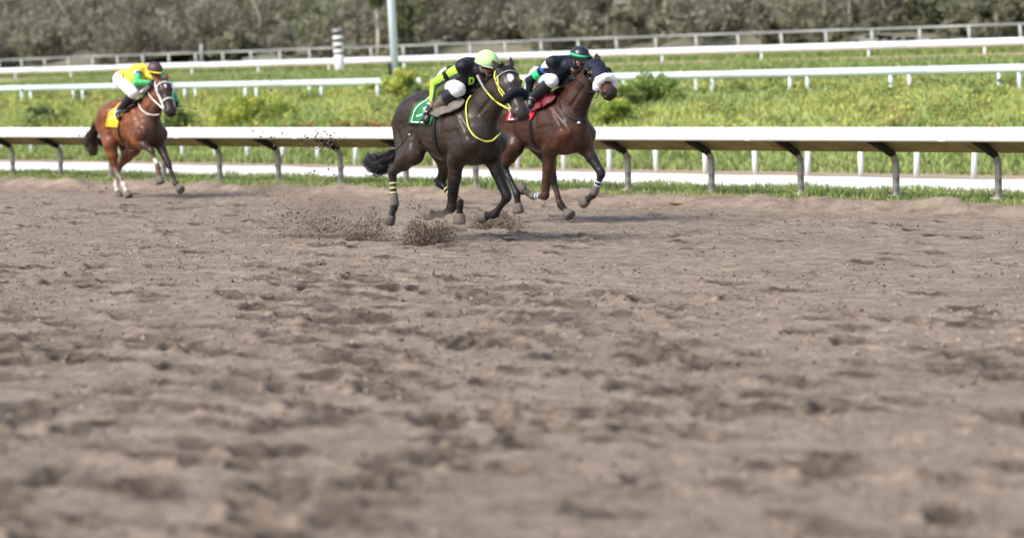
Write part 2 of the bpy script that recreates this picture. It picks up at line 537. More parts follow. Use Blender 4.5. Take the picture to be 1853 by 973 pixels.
# ------------------------------------------------------------------ rails and fence of the courses behind
def far_rail(name, q, z, th, label, post_step, mat, posts, tubew=1.0, p0=-70, p1=70, seglen=6.0, pair=False, postr=0.04, cat='rail', lean=0.0):
    root = empty(name, PQ(0, q, float(prof(np.array(q)))))
    tag(root, label, cat)
    b = np.array(PQ(0, q, float(prof(np.array(q)))))
    seg = MB(); d3 = np.array([DV[0], DV[1], 0])
    seg.tube([d3 * 0.0, d3 * (seglen - 0.02)], th / 2, 12, flat=tubew)
    sm = seg.mesh('rail_length', True)
    zz = z - b[2]
    k = p0
    while k < p1:
        o = link('rail_length', sm, mat, root)
        o.location = (d3[0] * k, d3[1] * k, zz + random.uniform(-.012, .012))
        k += seglen
    pm = MB()
    ln = np.array([NV[0], NV[1], 0]) * lean
    pm.tube([np.array([0, 0, -0.2]) + ln, np.array([0, 0, zz - th * 0.3])], postr, 8)
    pme = pm.mesh('post', True)
    k = p0
    while k < p1:
        for off in ((0, 0.55) if pair else (0,)):
            o = link('post', pme, posts, root)
            o.location = (d3[0] * (k + off), d3[1] * (k + off), 0)
        k += post_step
    return root
far_rail('course_rail', 20.6, 2.24, 0.20, 'pale bluish white rail on paired short posts above the flowering bank', 3.1, M['blue_white'], M['blue_white'], pair=True, postr=0.05)
far_rail('outer_course_rail', 36.6, 3.24, 0.25, 'thick white rail in front of the thin grey tube fence', 4.4, M['white_paint'], M['white_paint'], p0=-95, p1=75, postr=0.04)
far_rail('tube_fence', 49.5, 4.15, 0.10, 'thin grey tube fence in front of the dark trees', 2.2, M['galv'], M['galv'], p0=-125, p1=95, postr=0.065, cat='fence', lean=0.12)

# furlong marker: stacked white rings over a white foot
P = on_q(615, 125, 34.6)
zb = float(prof(np.array(34.6)))
mk = empty('furlong_marker', (P[0], P[1], zb))
mk.rotation_euler = (0, -0.05, 0)
tag(mk, 'white marker post with dark gaps between stacked white rings beside the rail', 'marker post')
s = 4900.0 / P[1]
mb = MB(); mb.tube([(0, 0, -0.2), (0, 0, 0.58), (0, 0, 0.62)], [0.185, 0.195, 0.17], 20); mb.build('foot', M['white_paint'], mk, True)
mb = MB(); mb.tube([(0, 0, 0.6), (0, 0, 1.58)], 0.12, 16); mb.build('core', M['dark'], mk, True)
for k in range(4):
    mb = MB(); z0 = 0.69 + 0.255 * k
    mb.tube([(0, 0, z0), (0, 0, z0 + 0.02), (0, 0, z0 + 0.115), (0, 0, z0 + 0.135)], [0.16, 0.195, 0.195, 0.16], 20)
    mb.build('ring', M['white_paint'] if k < 3 else M['galv'], mk, True)

P = on_q(716, 143, 24.5)
lp = empty('light_pole', (P[0], P[1], float(prof(np.array(24.5)))))
lp.rotation_euler = (0, -0.045, 0)
tag(lp, 'tall pale blue pole with a dark collar at its foot behind the bluish rail', 'pole')
mb = MB(); mb.tube([(0, 0, -0.3), (0, 0, 4.0), (0, 0, 9.0)], [0.125, 0.122, 0.105], 18); mb.build('shaft', M['pole'], lp, True)
for sx_ in (-1, 1):
    mb = MB(); mb.box((0.175 * sx_, -0.02, 0.28), (0.085, 0.22, 0.62)); mb.build('collar', M['dark'], lp)
P = on_q(365, 110, 48.6)
mb = MB(); mb.tube([(0, 0, -0.2), (0, 0, 1.25), (0, 0, 1.3)], [0.09, 0.09, 0.05], 12); o = mb.build('utility_post', M['galv'], None, True)
o.location = (P[0], P[1], float(prof(np.array(48.6))))
tag(o, 'stout grey post taller than the tube fence beside it', 'post')
# ------------------------------------------------------------------ vegetation
def blades(name, P, Q, H, W, cols, label, cat, mat, lean=0.5, z=None):
    n = len(P)
    g = np.random.default_rng(len(name))
    X = R0[0] + P * DV[0] + Q * NV[0]; Y = R0[1] + P * DV[1] + Q * NV[1]
    Z = prof(Q) - 0.02 if z is None else z
    a = g.random(n) * 2 * math.pi
    la = g.random(n) * 2 * math.pi
    ll = lean * H * g.random(n)
    b = np.stack([X, Y, Z], 1)
    wv = np.stack([np.cos(a), np.sin(a), np.zeros(n)], 1) * (W / 2)[:, None]
    tip = b + np.stack([np.cos(la) * ll, np.sin(la) * ll, H], 1)
    mid = b + np.stack([np.cos(la) * ll * 0.3, np.sin(la) * ll * 0.3, H * 0.55], 1)
    V = np.stack([b - wv, b + wv, mid + wv * 0.8, mid - wv * 0.8, tip], 1).reshape(-1, 3)
    k = np.arange(n)[:, None] * 5
    me = mesh_arr(name, V, [k + np.array([[0, 1, 2, 3]]), k + np.array([[3, 2, 4]])], np.repeat(cols, 5, 0), smooth=False)
    return tag(link(name, me, mat), label, cat, kind='stuff')

def mixcol(g, n, cs, w):
    cs = np.array(cs); k = g.choice(len(cs), n, p=np.array(w) / sum(w))
    return cs[k] * (0.75 + 0.5 * g.random((n, 1)))

# ragged verge in front of and below the rail
g = np.random.default_rng(1)
n = 90000
P = -32 + 48 * g.random(n); Q = -1.1 + 3.8 * g.random(n) ** 1.1
dens = fbm(P / 0.9, Q / 0.5, 3, 91) + 0.45 + 0.35 * np.clip(Q + 0.8, 0, 1) + 0.25 * (P < -4) - 0.9 * (Q < -0.85 + 0.5 * fbm(P / 0.7, P * 0, 2, 92))
ok = g.random(n) < np.clip(dens * 1.0, 0, 1)
ok &= (Q < 2.3 + 0.6 * fbm(P / 0.6, Q / 0.6, 2, 93))
P, Q = P[ok], Q[ok]; n = len(P)
H = (0.03 + 0.08 * g.random(n)) * (0.7 + 1.1 * np.clip(fbm(P / 0.6, Q / 0.6, 2, 94) + 0.4, 0, 1.2))
blades('verge_grass', P, Q, H, 0.012 + 0.02 * g.random(n), mixcol(g, n, [(0.27, 0.36, 0.10), (0.36, 0.43, 0.15), (0.16, 0.22, 0.07), (0.44, 0.40, 0.22)], [4, 4, 2, 1.6]),
       'ragged green grass verge at the foot of the running rail', 'grass', M['grass'], 0.8)
# grass behind the path, on the bank and round the far rails
n = 130000
Q = 9.6 + 22.8 * g.random(n) ** 1.15; P = -62 + 100 * g.random(n)
ok = P < 30 - Q * 0.2
P, Q = P[ok], Q[ok]; n = len(P)
pn = fbm(P / 5.0, Q / 2.0, 3, 101)
H = 0.07 + 0.12 * g.random(n) + 0.16 * np.clip(pn, 0, 1)
yel = (pn > -0.03)[:, None]
c1 = mixcol(g, n, [(0.27, 0.33, 0.11), (0.34, 0.38, 0.14), (0.22, 0.28, 0.09)], [4, 3, 2])
c2 = mixcol(g, n, [(0.48, 0.48, 0.14), (0.37, 0.43, 0.13), (0.42, 0.40, 0.17)], [3, 3, 1])
near = ((Q < 15) | (Q > 22))[:, None]
blades('bank_grass', P, Q, H, 0.045 + 0.05 * g.random(n), np.where(yel & ~near, c2, c1), 'tall green and yellow grass covering the bank beyond the rail', 'grass', M['grass'], 0.7)
n = 40000
Q = 38 + 15 * g.random(n); P = -100 + 160 * g.random(n)
blades('far_grass', P, Q, 0.10 + 0.15 * g.random(n), 0.08 + 0.06 * g.random(n), mixcol(g, n, [(0.20, 0.28, 0.07), (0.28, 0.31, 0.10)], [1, 1]), 'grass before the dark trees around the tube fence', 'grass', M['grass'], 0.7)

def leafcloud(centres, radii, nper, size, cols, g, var=0.6):
    """leaf-sized quads spread through overlapping clumps"""
    C = np.repeat(centres, nper, 0); Rr = np.repeat(radii, nper, 0)
    n = len(C)
    v = g.normal(size=(n, 3)); v /= np.linalg.norm(v, axis=1)[:, None]
    rr = g.random(n) ** 0.45
    Pt = C + v * (rr[:, None]) * Rr
    nrm = v + 0.7 * g.normal(size=(n, 3)); nrm /= np.linalg.norm(nrm, axis=1)[:, None]
    a = np.cross(nrm, g.normal(size=(n, 3))); a /= np.linalg.norm(a, axis=1)[:, None] + 1e-9
    b = np.cross(nrm, a)
    s = size * (0.6 + 0.8 * g.random(n))[:, None]
    V = np.stack([Pt - a * s, Pt + b * s * 0.55, Pt + a * s, Pt - b * s * 0.55], 1).reshape(-1, 3)
    k = np.arange(n)[:, None] * 4 + np.array([[0, 1, 2, 3]])
    cc = np.repeat(cols, nper, 0) * (1 - var / 2 + var * g.random((n, 1)))
    return V, k, np.repeat(cc, 4, 0)

# low weeds and flowers on the bank: a cover nobody could count
def weeds():
    g = np.random.default_rng(12)
    n = 1500
    Q = 13.2 + 8.2 * g.random(n) ** 0.9; P = -52 + 84 * g.random(n)
    keep = fbm(P / 3.5, Q / 1.6, 3, 120) + 0.28 > g.random(n) * 0.6
    P, Q = P[keep], Q[keep]; n = len(P)
    r = 0.16 + 0.34 * g.random(n) ** 1.5
    r *= np.where(Q > 19, 0.6, 1.0)
    X = R0[0] + P * DV[0] + Q * NV[0]; Y = R0[1] + P * DV[1] + Q * NV[1]
    C = np.stack([X, Y, prof(Q) + r * 0.55], 1)
    cols = mixcol(g, n, [(0.24, 0.31, 0.09), (0.34, 0.40, 0.12), (0.46, 0.45, 0.13), (0.20, 0.25, 0.09), (0.42, 0.38, 0.16)], [3, 4, 4, 0.8, 1.2])
    V, k, c = leafcloud(C, np.stack([r * 1.3, r * 1.3, r], 1), 70, 0.05, cols, g)
    tag(link('bank_weeds', mesh_arr('bank_weeds', V, k, c, False), M['leaf']), 'low green and yellow flowering weeds growing over the bank', 'weeds', kind='stuff')
weeds()

def shrub(px, py, q, rx, rz, cols, label, n=26, name='shrub', cat='shrub', seed=3):
    g = np.random.default_rng(seed)
    z0 = float(prof(np.array(q)))
    P = on_q(px, py, q)
    root = empty(name, (P[0], P[1], z0))
    tag(root, label, cat, 'shrubs on the bank')
    C = g.normal(size=(n, 3)) * np.array([rx * 0.45, rx * 0.35, rz * 0.30]); C[:, 2] += rz * 0.55
    C[:, 2] = np.clip(C[:, 2], 0.08, rz)
    r = (0.14 + 0.16 * g.random(n))[:, None] * np.array([[rx, rx, rx * 0.8]])
    V, k, c = leafcloud(C, r, 130, 0.05, mixcol(g, n, cols, [1] * len(cols)), g)
    link('foliage', mesh_arr('foliage', V, k, c, False), M['leaf'], root)
    mb = MB()
    for j in range(5):
        e = C[j]
        mb.tube([(0.03 * j - 0.06, 0, -0.1), (e[0] * 0.5, e[1] * 0.5, e[2] * 0.5), tuple(e)], [0.022, 0.016, 0.008], 6)
    mb.build('stem', M['bark'], root, True)
    return root
YG = [(0.46, 0.48, 0.10), (0.34, 0.42, 0.09)]
GR = [(0.22, 0.29, 0.09), (0.26, 0.34, 0.10)]
RD = [(0.42, 0.15, 0.08), (0.26, 0.32, 0.10), (0.44, 0.28, 0.11), (0.28, 0.33, 0.10), (0.30, 0.36, 0.11)]
DG = [(0.16, 0.21, 0.08), (0.20, 0.26, 0.09)]
shrub(728, 185, 19.6, 0.75, 0.95, YG, 'tall yellow green shrub hiding the foot of the pale blue pole', 40, seed=1)
shrub(550, 231, 15.5, 0.5, 0.17, RD, 'low red flowered shrub over the rail left of the dark brown horse', 30, seed=2)
shrub(662, 231, 15.5, 0.7, 0.19, RD, 'low red and orange flowered shrub just behind the tail of the dark brown horse', 34, seed=3)
shrub(70, 215, 15.8, 0.8, 0.62, DG, 'dark green shrub over the rail at the far left', 26, seed=4)
shrub(330, 218, 15.6, 0.7, 0.55, GR, 'green shrub over the rail just right of the chestnut horse', 24, seed=5)
shrub(1165, 165, 19.3, 0.9, 0.62, GR, 'green shrub under the bluish rail right of the bay horse head', 30, seed=6)
shrub(778, 172, 19.6, 0.7, 0.4, DG, 'dark shrub under the bluish rail above the croup of the dark brown horse', 24, seed=7)
shrub(450, 205, 16.6, 1.1, 0.65, YG, 'broad yellow shrub on the bank midway between the two groups of horses', 40, seed=8)
shrub(1120, 205, 16.8, 0.7, 0.45, YG, 'yellow green shrub on the bank right of the bay horse', 26, seed=9)

# the wood on the slope behind: reads as one mass
def far_wood():
    g = np.random.default_rng(21)
    Cs, Rs, cols, nt = [], [], [], 0
    trunks = MB()
    for row, (q0, n, hh) in enumerate([(54.5, 130, 2.4), (59, 90, 4.0), (65, 80, 5.5), (74, 70, 6.5), (86, 60, 7.5), (102, 50, 8.5)]):
        for i in range(n):
            p = -158 + (i + g.random()) * 150 / n - (q0 - 55) * 0.5
            q = q0 + 5 * g.random()
            h = hh * (0.65 + 0.6 * g.random())
            X, Y, _ = PQ(p, q); z = float(prof(np.array(q)))
            base = np.array([(0.26, 0.245, 0.18), (0.24, 0.235, 0.165), (0.27, 0.25, 0.19), (0.235, 0.24, 0.155), (0.245, 0.255, 0.15)][g.choice(5, p=[.3, .25, .2, .15, .1])])  # grey scrub tones, lightened so the colour carries the haze
            m = 11
            c = g.normal(size=(m, 3)) * np.array([0.30 * h, 0.30 * h, 0.22 * h]) + np.array([X, Y, z + 0.46 * h])
            Cs.append(c); Rs.append(np.repeat((h * (0.17 + 0.13 * g.random(m)))[:, None], 3, 1))
            cols.append(np.repeat(base[None], m, 0) * (0.88 + 0.24 * g.random((m, 1))))
            if row < 3:
                trunks.tube([(X, Y, z - 0.3), (X + 0.05 * h * g.normal(), Y, z + 0.35 * h), (X + 0.1 * h * g.normal(), Y, z + 0.7 * h)], [0.035 * h, 0.025 * h, 0.01 * h], 6)
    V, k, c = leafcloud(np.concatenate(Cs), np.concatenate(Rs), 46, 0.18, np.concatenate(cols), g, 0.1)
    w = link('wood', mesh_arr('wood', V, k, c, False), M['wood'])
    tag(w, 'grey green scrubby wood covering the slope behind the fences', 'wood', kind='stuff')
    t = trunks.build('wood_trunks', M['bark'], w, True); tag(t, kind='stuff')
far_wood()
for i, (px, q, h, lab) in enumerate([(683, 53.5, 3.6, 'slender pale trunked tree just left of the pale blue pole'), (735, 54.5, 3.4, 'small yellow green tree just right of the pale blue pole')]):
    g = np.random.default_rng(40 + i)
    P = on_q(px, 80, q); z0 = float(prof(np.array(q)))
    root = empty('tree', (P[0], P[1], z0)); tag(root, lab, 'tree')
    mb = MB(); mb.tube([(0, 0, -0.2), (0.05, 0, 1.2), (0.0, 0, 2.4), (0.1, 0, h)], [0.11, 0.09, 0.07, 0.03], 8)
    for j in range(5):
        a = g.random() * 6.28; mb.tube([(0.03, 0, 1.4 + 0.3 * j), (0.5 * math.cos(a), 0.5 * math.sin(a), 2.0 + 0.3 * j)], [0.04, 0.015], 6)
    mb.build('trunk', M['pale_bark'] if i == 0 else M['bark'], root, True)
    m = 16
    C = g.normal(size=(m, 3)) * np.array([0.5, 0.5, 0.5]) + np.array([0, 0, h * (0.86 if i == 0 else 0.55)])
    V, k, c = leafcloud(C, np.full((m, 3), 0.36), 90, 0.10, mixcol(g, m, [(0.19, 0.20, 0.10), (0.23, 0.23, 0.11)], [1, 1]), g)
    link('crown', mesh_arr('crown', V, k, c, False), M['wood'], root)
# ------------------------------------------------------------------ bodies grown from blended solids
def A3(*v): return np.array(v, float)
def unit(v): return np.asarray(v, float) / (np.linalg.norm(v) + 1e-12)

def rc(a, b, ra, rb, k=0.03, col=0, lat=None):       # tapered limb
    return dict(t='rc', a=np.asarray(a, float), b=np.asarray(b, float), ra=ra, rb=rb, k=k, col=col, lat=lat)
def el(c, r, k=0.05, col=0, rot=None):               # swelling; rot rows are its axes
    return dict(t='el', c=np.asarray(c, float), r=np.asarray(r, float), k=k, col=col, rot=rot)
def sub(c, r, k=0.008, rot=None):
    return dict(t='el', c=np.asarray(c, float), r=np.asarray(r, float), k=k, col=-1, rot=rot, sub=True)
def pitch(a):
    return np.array([[math.cos(a), 0, math.sin(a)], [0, 1, 0], [-math.sin(a), 0, math.cos(a)]])

def dist(pr, P):
    if pr['t'] == 'rc':
        ba = pr['b'] - pr['a']
        v = P - pr['a']
        t = np.clip((v @ ba) / (ba @ ba + 1e-12), 0, 1)
        v = v - t[..., None] * ba
        f = 1.0
        if pr['lat'] is not None:
            u, f = pr['lat']
            c = v @ u
            v = v + (c / f - c)[..., None] * u
        d = np.sqrt((v * v).sum(-1)) - (pr['ra'] + (pr['rb'] - pr['ra']) * t)
        return d * min(1.0, f)
    v = P - pr['c']
    if pr['rot'] is not None: v = v @ pr['rot'].T
    r = pr['r']
    k0 = np.sqrt(((v / r) ** 2).sum(-1)); k1 = np.sqrt(((v / (r * r)) ** 2).sum(-1)) + 1e-9
    return k0 * (k0 - 1) / k1
def bounds(pr):
    if pr['t'] == 'rc':
        m = max(pr['ra'], pr['rb'])
        if pr['lat'] is not None: m *= max(1.0, pr['lat'][1])
        return np.minimum(pr['a'], pr['b']) - m, np.maximum(pr['a'], pr['b']) + m
    m = max(pr['r']) if pr['rot'] is not None else pr['r']
    return pr['c'] - m, pr['c'] + m

def grow(prims, h, grow_by=0.0):
    """surface of the smooth union of the prims, as vertices and quads"""
    B = [bounds(p) for p in prims if not p.get('sub')]
    lo = np.min([b[0] for b in B], 0) - 0.04 - grow_by; hi = np.max([b[1] for b in B], 0) + 0.04 + grow_by
    n = np.ceil((hi - lo) / h).astype(int) + 1
    ax = [lo[i] + h * np.arange(n[i]) for i in range(3)]
    Fd = np.full(n, 0.3, np.float32)
    for p in prims:
        b0, b1 = bounds(p)
        m = p['k'] + 3 * h + grow_by
        i0 = np.maximum(((b0 - m - lo) / h).astype(int), 0); i1 = np.minimum(((b1 + m - lo) / h).astype(int) + 2, n)
        if (i1 <= i0).any(): continue
        sl = tuple(slice(i0[i], i1[i]) for i in range(3))
        g = np.stack(np.meshgrid(*[ax[i][i0[i]:i1[i]] for i in range(3)], indexing='ij'), -1)
        d = dist(p, g) - (0 if p.get('sub') else grow_by)
        f = Fd[sl]; k = p['k']
        if p.get('sub'):
            d = -d
            hh = np.clip(0.5 - 0.5 * (f - d) / k, 0, 1)
            Fd[sl] = f * (1 - hh) + d * hh + k * hh * (1 - hh)
        else:
            hh = np.clip(0.5 + 0.5 * (f - d) / k, 0, 1)
            Fd[sl] = f * (1 - hh) + d * hh - k * hh * (1 - hh)
    ins = Fd < 0
    c = np.zeros(tuple(n - 1), np.int8)
    offs = [(i, j, k) for i in (0, 1) for j in (0, 1) for k in (0, 1)]
    for i, j, k in offs:
        c += ins[i:n[0] - 1 + i, j:n[1] - 1 + j, k:n[2] - 1 + k]
    act = (c > 0) & (c < 8)
    ix = np.argwhere(act)
    acc = np.zeros((len(ix), 3)); cnt = np.zeros(len(ix))
    for a in range(8):
        for b in range(a + 1, 8):
            oa, ob = np.array(offs[a]), np.array(offs[b])
            if np.abs(oa - ob).sum() != 1: continue
            fa = Fd[tuple((ix + oa).T)]; fb = Fd[tuple((ix + ob).T)]
            m = (fa < 0) != (fb < 0)
            t = np.where(m, fa / (fa - fb + 1e-12 * (fa == fb)), 0)
            acc += np.where(m[:, None], oa + t[:, None] * (ob - oa), 0); cnt += m
    V = lo + h * (ix + acc / cnt[:, None])
    vid = np.full(act.shape, -1, np.int64); vid[act] = np.arange(len(ix))
    quads = []
    for axis in range(3):
        e = [slice(None)] * 3; e[axis] = slice(0, -1); f = [slice(None)] * 3; f[axis] = slice(1, None)
        s0 = ins[tuple(e)]; s1 = ins[tuple(f)]
        E = np.argwhere(s0 != s1)
        o1, o2 = [(1, 2), (2, 0), (0, 1)][axis]
        E = E[(E[:, o1] > 0) & (E[:, o2] > 0) & (E[:, o1] < n[o1] - 1) & (E[:, o2] < n[o2] - 1)]
        d1 = np.zeros(3, int); d1[o1] = 1; d2 = np.zeros(3, int); d2[o2] = 1
        q = np.stack([vid[tuple((E - d1 - d2).T)], vid[tuple((E - d2).T)], vid[tuple(E.T)], vid[tuple((E - d1).T)]], 1)
        fl = s0[tuple(E.T)]
        q[~fl] = q[~fl][:, ::-1]
        quads.append(q)
    return V, np.concatenate(quads)

def vnormals(V, Q):
    N = np.zeros_like(V)
    fn = np.cross(V[Q[:, 2]] - V[Q[:, 0]], V[Q[:, 3]] - V[Q[:, 1]])
    for i in range(4): np.add.at(N, Q[:, i], fn)
    return N / (np.linalg.norm(N, axis=1)[:, None] + 1e-12)

def paintby(prims, V, palette, sharp=0.014):
    D = np.stack([dist(p, V) for p in prims if not p.get('sub')], 1)
    ci = np.array([p['col'] for p in prims if not p.get('sub')])
    w = np.exp(-(D - D.min(1)[:, None]) / sharp)
    w /= w.sum(1)[:, None]
    return w @ np.array(palette)[ci]

def n3(V, s, seed=0):
    return (fbm(V[:, 0] * s + 3.1, V[:, 1] * s + V[:, 2] * s * 0.7, 3, seed) + fbm(V[:, 2] * s, V[:, 0] * s * 0.6 - V[:, 1] * s, 3, seed + 5)) * 0.5

def coat_mat():
    m = vcol('horse_coat', 0.42, 0.38, 8.0, 0.16)
    nt = m.node_tree; b = nt.nodes['Principled BSDF']
    hair = noise_node(nt, 1.0, 5, 0.7, vec_scale=(26, 90, 60))
    mus = noise_node(nt, 1.0, 3, 0.55, vec_scale=(7, 14, 10))
    ad = nt.nodes.new('ShaderNodeMath'); ad.operation = 'MULTIPLY_ADD'
    nt.links.new(mus.outputs[0], ad.inputs[0]); ad.inputs[1].default_value = 2.2
    nt.links.new(hair.outputs[0], ad.inputs[2])
    bp = nt.nodes.new('ShaderNodeBump'); bp.inputs['Strength'].default_value = 0.85; bp.inputs['Distance'].default_value = 0.014
    nt.links.new(ad.outputs[0], bp.inputs['Height']); nt.links.new(bp.outputs[0], b.inputs['Normal'])
    rn = noise_node(nt, 5.0, 4, 0.65)
    mr = nt.nodes.new('ShaderNodeMapRange'); mr.inputs[1].default_value = .3; mr.inputs[2].default_value = .7; mr.inputs[3].default_value = .30; mr.inputs[4].default_value = .60
    nt.links.new(rn.outputs[0], mr.inputs[0]); nt.links.new(mr.outputs[0], b.inputs['Roughness'])
    b.inputs['Coat Weight'].default_value = 0.30; b.inputs['Coat Roughness'].default_value = 0.26
    return m
M['coat'] = coat_mat()
M['hair'] = vcol('horse_hair', 0.5, 0.3, 20.0, 0.4)
M['hoof'] = simple('dusty_hoof', (0.17, 0.14, 0.12), 0.85, scale=22, c2=(0.085, 0.07, 0.06))
M['eye'] = simple('eye', (0.008, 0.006, 0.005), 0.08, spec=0.8)
M['steel'] = simple('bit_steel', (0.6, 0.6, 0.6), 0.3, metal=0.9)
def cloth(name, c, rough=0.7, c2=None, scale=14.0, bump=0.25):
    return simple(name, c, rough, scale=scale, c2=c2 or tuple(k * 0.78 for k in c), bump=bump, bscale=40, spec=0.3)
M['yellow_web'] = cloth('yellow_webbing', (0.72, 0.74, 0.12))
M['grey_web'] = cloth('grey_webbing', (0.34, 0.34, 0.33))
M['white_web'] = cloth('white_webbing', (0.80, 0.78, 0.74))
M['black_web'] = cloth('black_webbing', (0.012, 0.012, 0.014))
M['black_fleece'] = cloth('black_fleece', (0.012, 0.015, 0.026), 0.95, bump=1.0)
M['white_fleece'] = cloth('white_fleece', (0.88, 0.88, 0.89), 0.95, c2=(0.78, 0.78, 0.8), bump=1.0)
M['navy'] = cloth('navy_hood', (0.010, 0.014, 0.035))
M['green_cloth'] = cloth('green_cloth', (0.012, 0.20, 0.06))
M['red_cloth'] = cloth('red_cloth', (0.55, 0.02, 0.05))
M['yellow_cloth'] = cloth('yellow_cloth', (0.85, 0.50, 0.03))
M['white_cloth'] = cloth('white_cloth', (0.80, 0.81, 0.84))
M['saddle'] = cloth('grey_saddle_leather', (0.16, 0.135, 0.115), 0.5)
M['dark_saddle'] = cloth('dark_saddle_leather', (0.03, 0.025, 0.022), 0.5)
M['maroon_saddle'] = cloth('maroon_leather', (0.16, 0.02, 0.03), 0.5)
M['band_yellow'] = cloth('pale_yellow_tape', (0.75, 0.70, 0.28))
M['band_blue'] = cloth('pale_blue_tape', (0.60, 0.72, 0.85))
M['boot_mud'] = cloth('muddy_bandage', (0.15, 0.13, 0.115), 0.9)

class Horse:
    def __init__(s, px0, scale, name, label, cat='horse', hd=54):
        s.hd = R(hd)
        s.dv = np.array([math.cos(s.hd), -math.sin(s.hd)]); s.nv = np.array([math.sin(s.hd), math.cos(s.hd)])
        s.Z = F / scale
        s.P0 = A3((px0 - PPX) / scale, s.Z, 0)
        s.prims = []
        s.name, s.label, s.cat = name, label, cat
        s.hoofs = []
    def tolocal(s, W):
        d = W[:2] - s.P0[:2]
        return A3(d @ s.dv, d @ s.nv, W[2])
    def camlocal(s):
        return s.tolocal(A3(0, 0, CAMH))
    def L(s, px, py, y):
        d = ray(px, py)
        t = (y + s.P0[:2] @ s.nv) / (d[:2] @ s.nv)
        return s.tolocal(A3(0, 0, CAMH) + t * d)
    def dirl(s, px, py):
        d = ray(px, py)
        return unit(A3(d[:2] @ s.dv, d[:2] @ s.nv, d[2]))
    # ---- anatomy
    def trunk(s, S=1.04, lift=0.03, pt=0.03):
        ca, sa = math.cos(pt), math.sin(pt)
        def T(x, y, z):
            x, y, z = x * S, y * S, z * S
            dx, dz = x + 0.25, z - 1.2
            return A3(-0.25 + dx * ca + dz * sa, y, 1.2 - dx * sa + dz * ca + lift)
        s.T = T
        rp = pitch(pt); p = s.prims
        X_ = A3(1.03, 1, 1) * S
        p += [el(T(-.14, 0, 1.19), A3(.54, .300, .345) * X_, .06, 0, rp), el(T(.15, 0, 1.19), A3(.34, .262, .36) * X_, .06, 0, rp),
              el(T(-.48, 0, 1.285), A3(.46, .270, .235) * X_, .06, 0, rp), el(T(-.78, 0, 1.30), A3(.35, .280, .29) * X_, .06, 0, rp),
              el(T(.33, 0, 1.12), A3(.165, .225, .25) * X_, .06, 1, rp)]
        p += [rc(T(.16, 0, 1.47), T(-.22, 0, 1.49), .11, .10, .07), rc(T(-.2, 0, 1.43), T(-.7, 0, 1.47), .14, .17, .07), rc(T(-.68, 0, 1.47), T(-1.0, 0, 1.33), .15, .12, .06)]
        for y in (-1, 1):
            p += [rc(T(.06, .14 * y, 1.46), T(.37, .180 * y, 1.10), .085, .115, .035), el(T(.15, .215 * y, 1.09), A3(.17, .075, .15) * S, .025),
                  el(T(.405, .095 * y, 1.06), A3(.095, .100, .15) * S, .018, 1), el(T(-.72, .150 * y, 1.38), A3(.27, .15, .18) * S, .04),
                  el(T(-.20, .215 * y, 1.22), A3(.35, .09, .25) * S, .04, 0, rp)]
    def grooves(s):
        T = s.T; G = []
        def gv(a, b, r, k): G.append(dict(rc(a, b, r * 1.25, r * .8, k), sub=True))
        for y in (-1, 1):
            gv(T(-.06, .325 * y, 1.36), T(-.03, .325 * y, 1.02), .022, .05)
            gv(T(.16, .245 * y, 1.46), T(.47, .235 * y, 1.16), .016, .045)
            gv(T(.26, .300 * y, 1.16), T(.06, .310 * y, 1.20), .012, .03)
            gv(T(-.56, .315 * y, 1.33), T(-.60, .300 * y, 1.12), .020, .05)
            gv(T(-.93, .275 * y, 1.36), T(-.98, .245 * y, 1.00), .012, .035)
            gv(T(-.78, .300 * y, 1.24), T(-.70, .305 * y, 1.04), .012, .04)
            for k in range(4): gv(T(-.16 - .085 * k, .338 * y, 1.30), T(-.24 - .085 * k, .330 * y, 1.06), .006, .022)
            a, b = s.nk[1], s.nk[2]
            gv(a + A3(.07, .150 * y, -.10), b + A3(.055, .105 * y, -.06), .012, .035)
        gv(T(.53, 0, 1.22), T(.48, 0, .93), .014, .035)
        s.prims += G
    def fore(s, y, E, K, Fk, H, c=(0, 2, 2)):
        T = s.T; p = s.prims
        sh = T(.35, .17 * (1 if y > 0 else -1), 1.10)
        p += [rc(sh, E, .12, .105, .05, 0), rc(E, E * .62 + K * .38, .096, .074, .05, c[0]), rc(E * .62 + K * .38, K, .072, .048, .03, c[1])]
        up = unit(K - E)
        p += [rc(K - up * .03, K + unit(Fk - K) * .035, .055, .050, .02, c[1])]
        s._lower(K, Fk, H, .038, .034, .047, c[2])
    def hind(s, y, St, Hk, Fk, H, c=(0, 2, 2)):
        T = s.T; p = s.prims; sg = 1 if y > 0 else -1
        hip = T(-.76, .145 * sg, 1.33)
        p += [rc(hip, St, .20, .135, .06, 0, (A3(0, 1, 0), .72)), rc(T(-1.0, .125 * sg, 1.24), St * .55 + Hk * .45, .115, .085, .05, 0),
              rc(St, St * .5 + Hk * .5, .125, .088, .05, 0), rc(St * .5 + Hk * .5, Hk, .084, .052, .04, c[0])]
        pt = Hk + unit(Hk - Fk) * .075 - unit(Hk - St) * -.012
        p += [rc(Hk, pt, .050, .030, .02, c[1]), rc(pt, St * .45 + Hk * .55, .022, .05, .03, c[0]), rc(Hk, Hk + unit(Fk - Hk) * .06, .054, .045, .02, c[1])]
        s._lower(Hk, Fk, H, .042, .036, .049, c[2])
    def _lower(s, K, Fk, H, r0, r1, rf, c):
        p = s.prims
        d = unit(Fk - K); h = unit(H - Fk)
        p += [rc(K, Fk, r0, r1, .02, c), rc(Fk - d * .025, Fk + h * .02, rf * .92, rf, .02, c)]
        L = np.linalg.norm(H - Fk)
        top_ = Fk + h * max(L - .045, .07)
        p += [rc(Fk, top_, .038, .044, .02, c)]
        bk = d - h * (d @ h)
        s.hoofs.append((top_, h, bk))
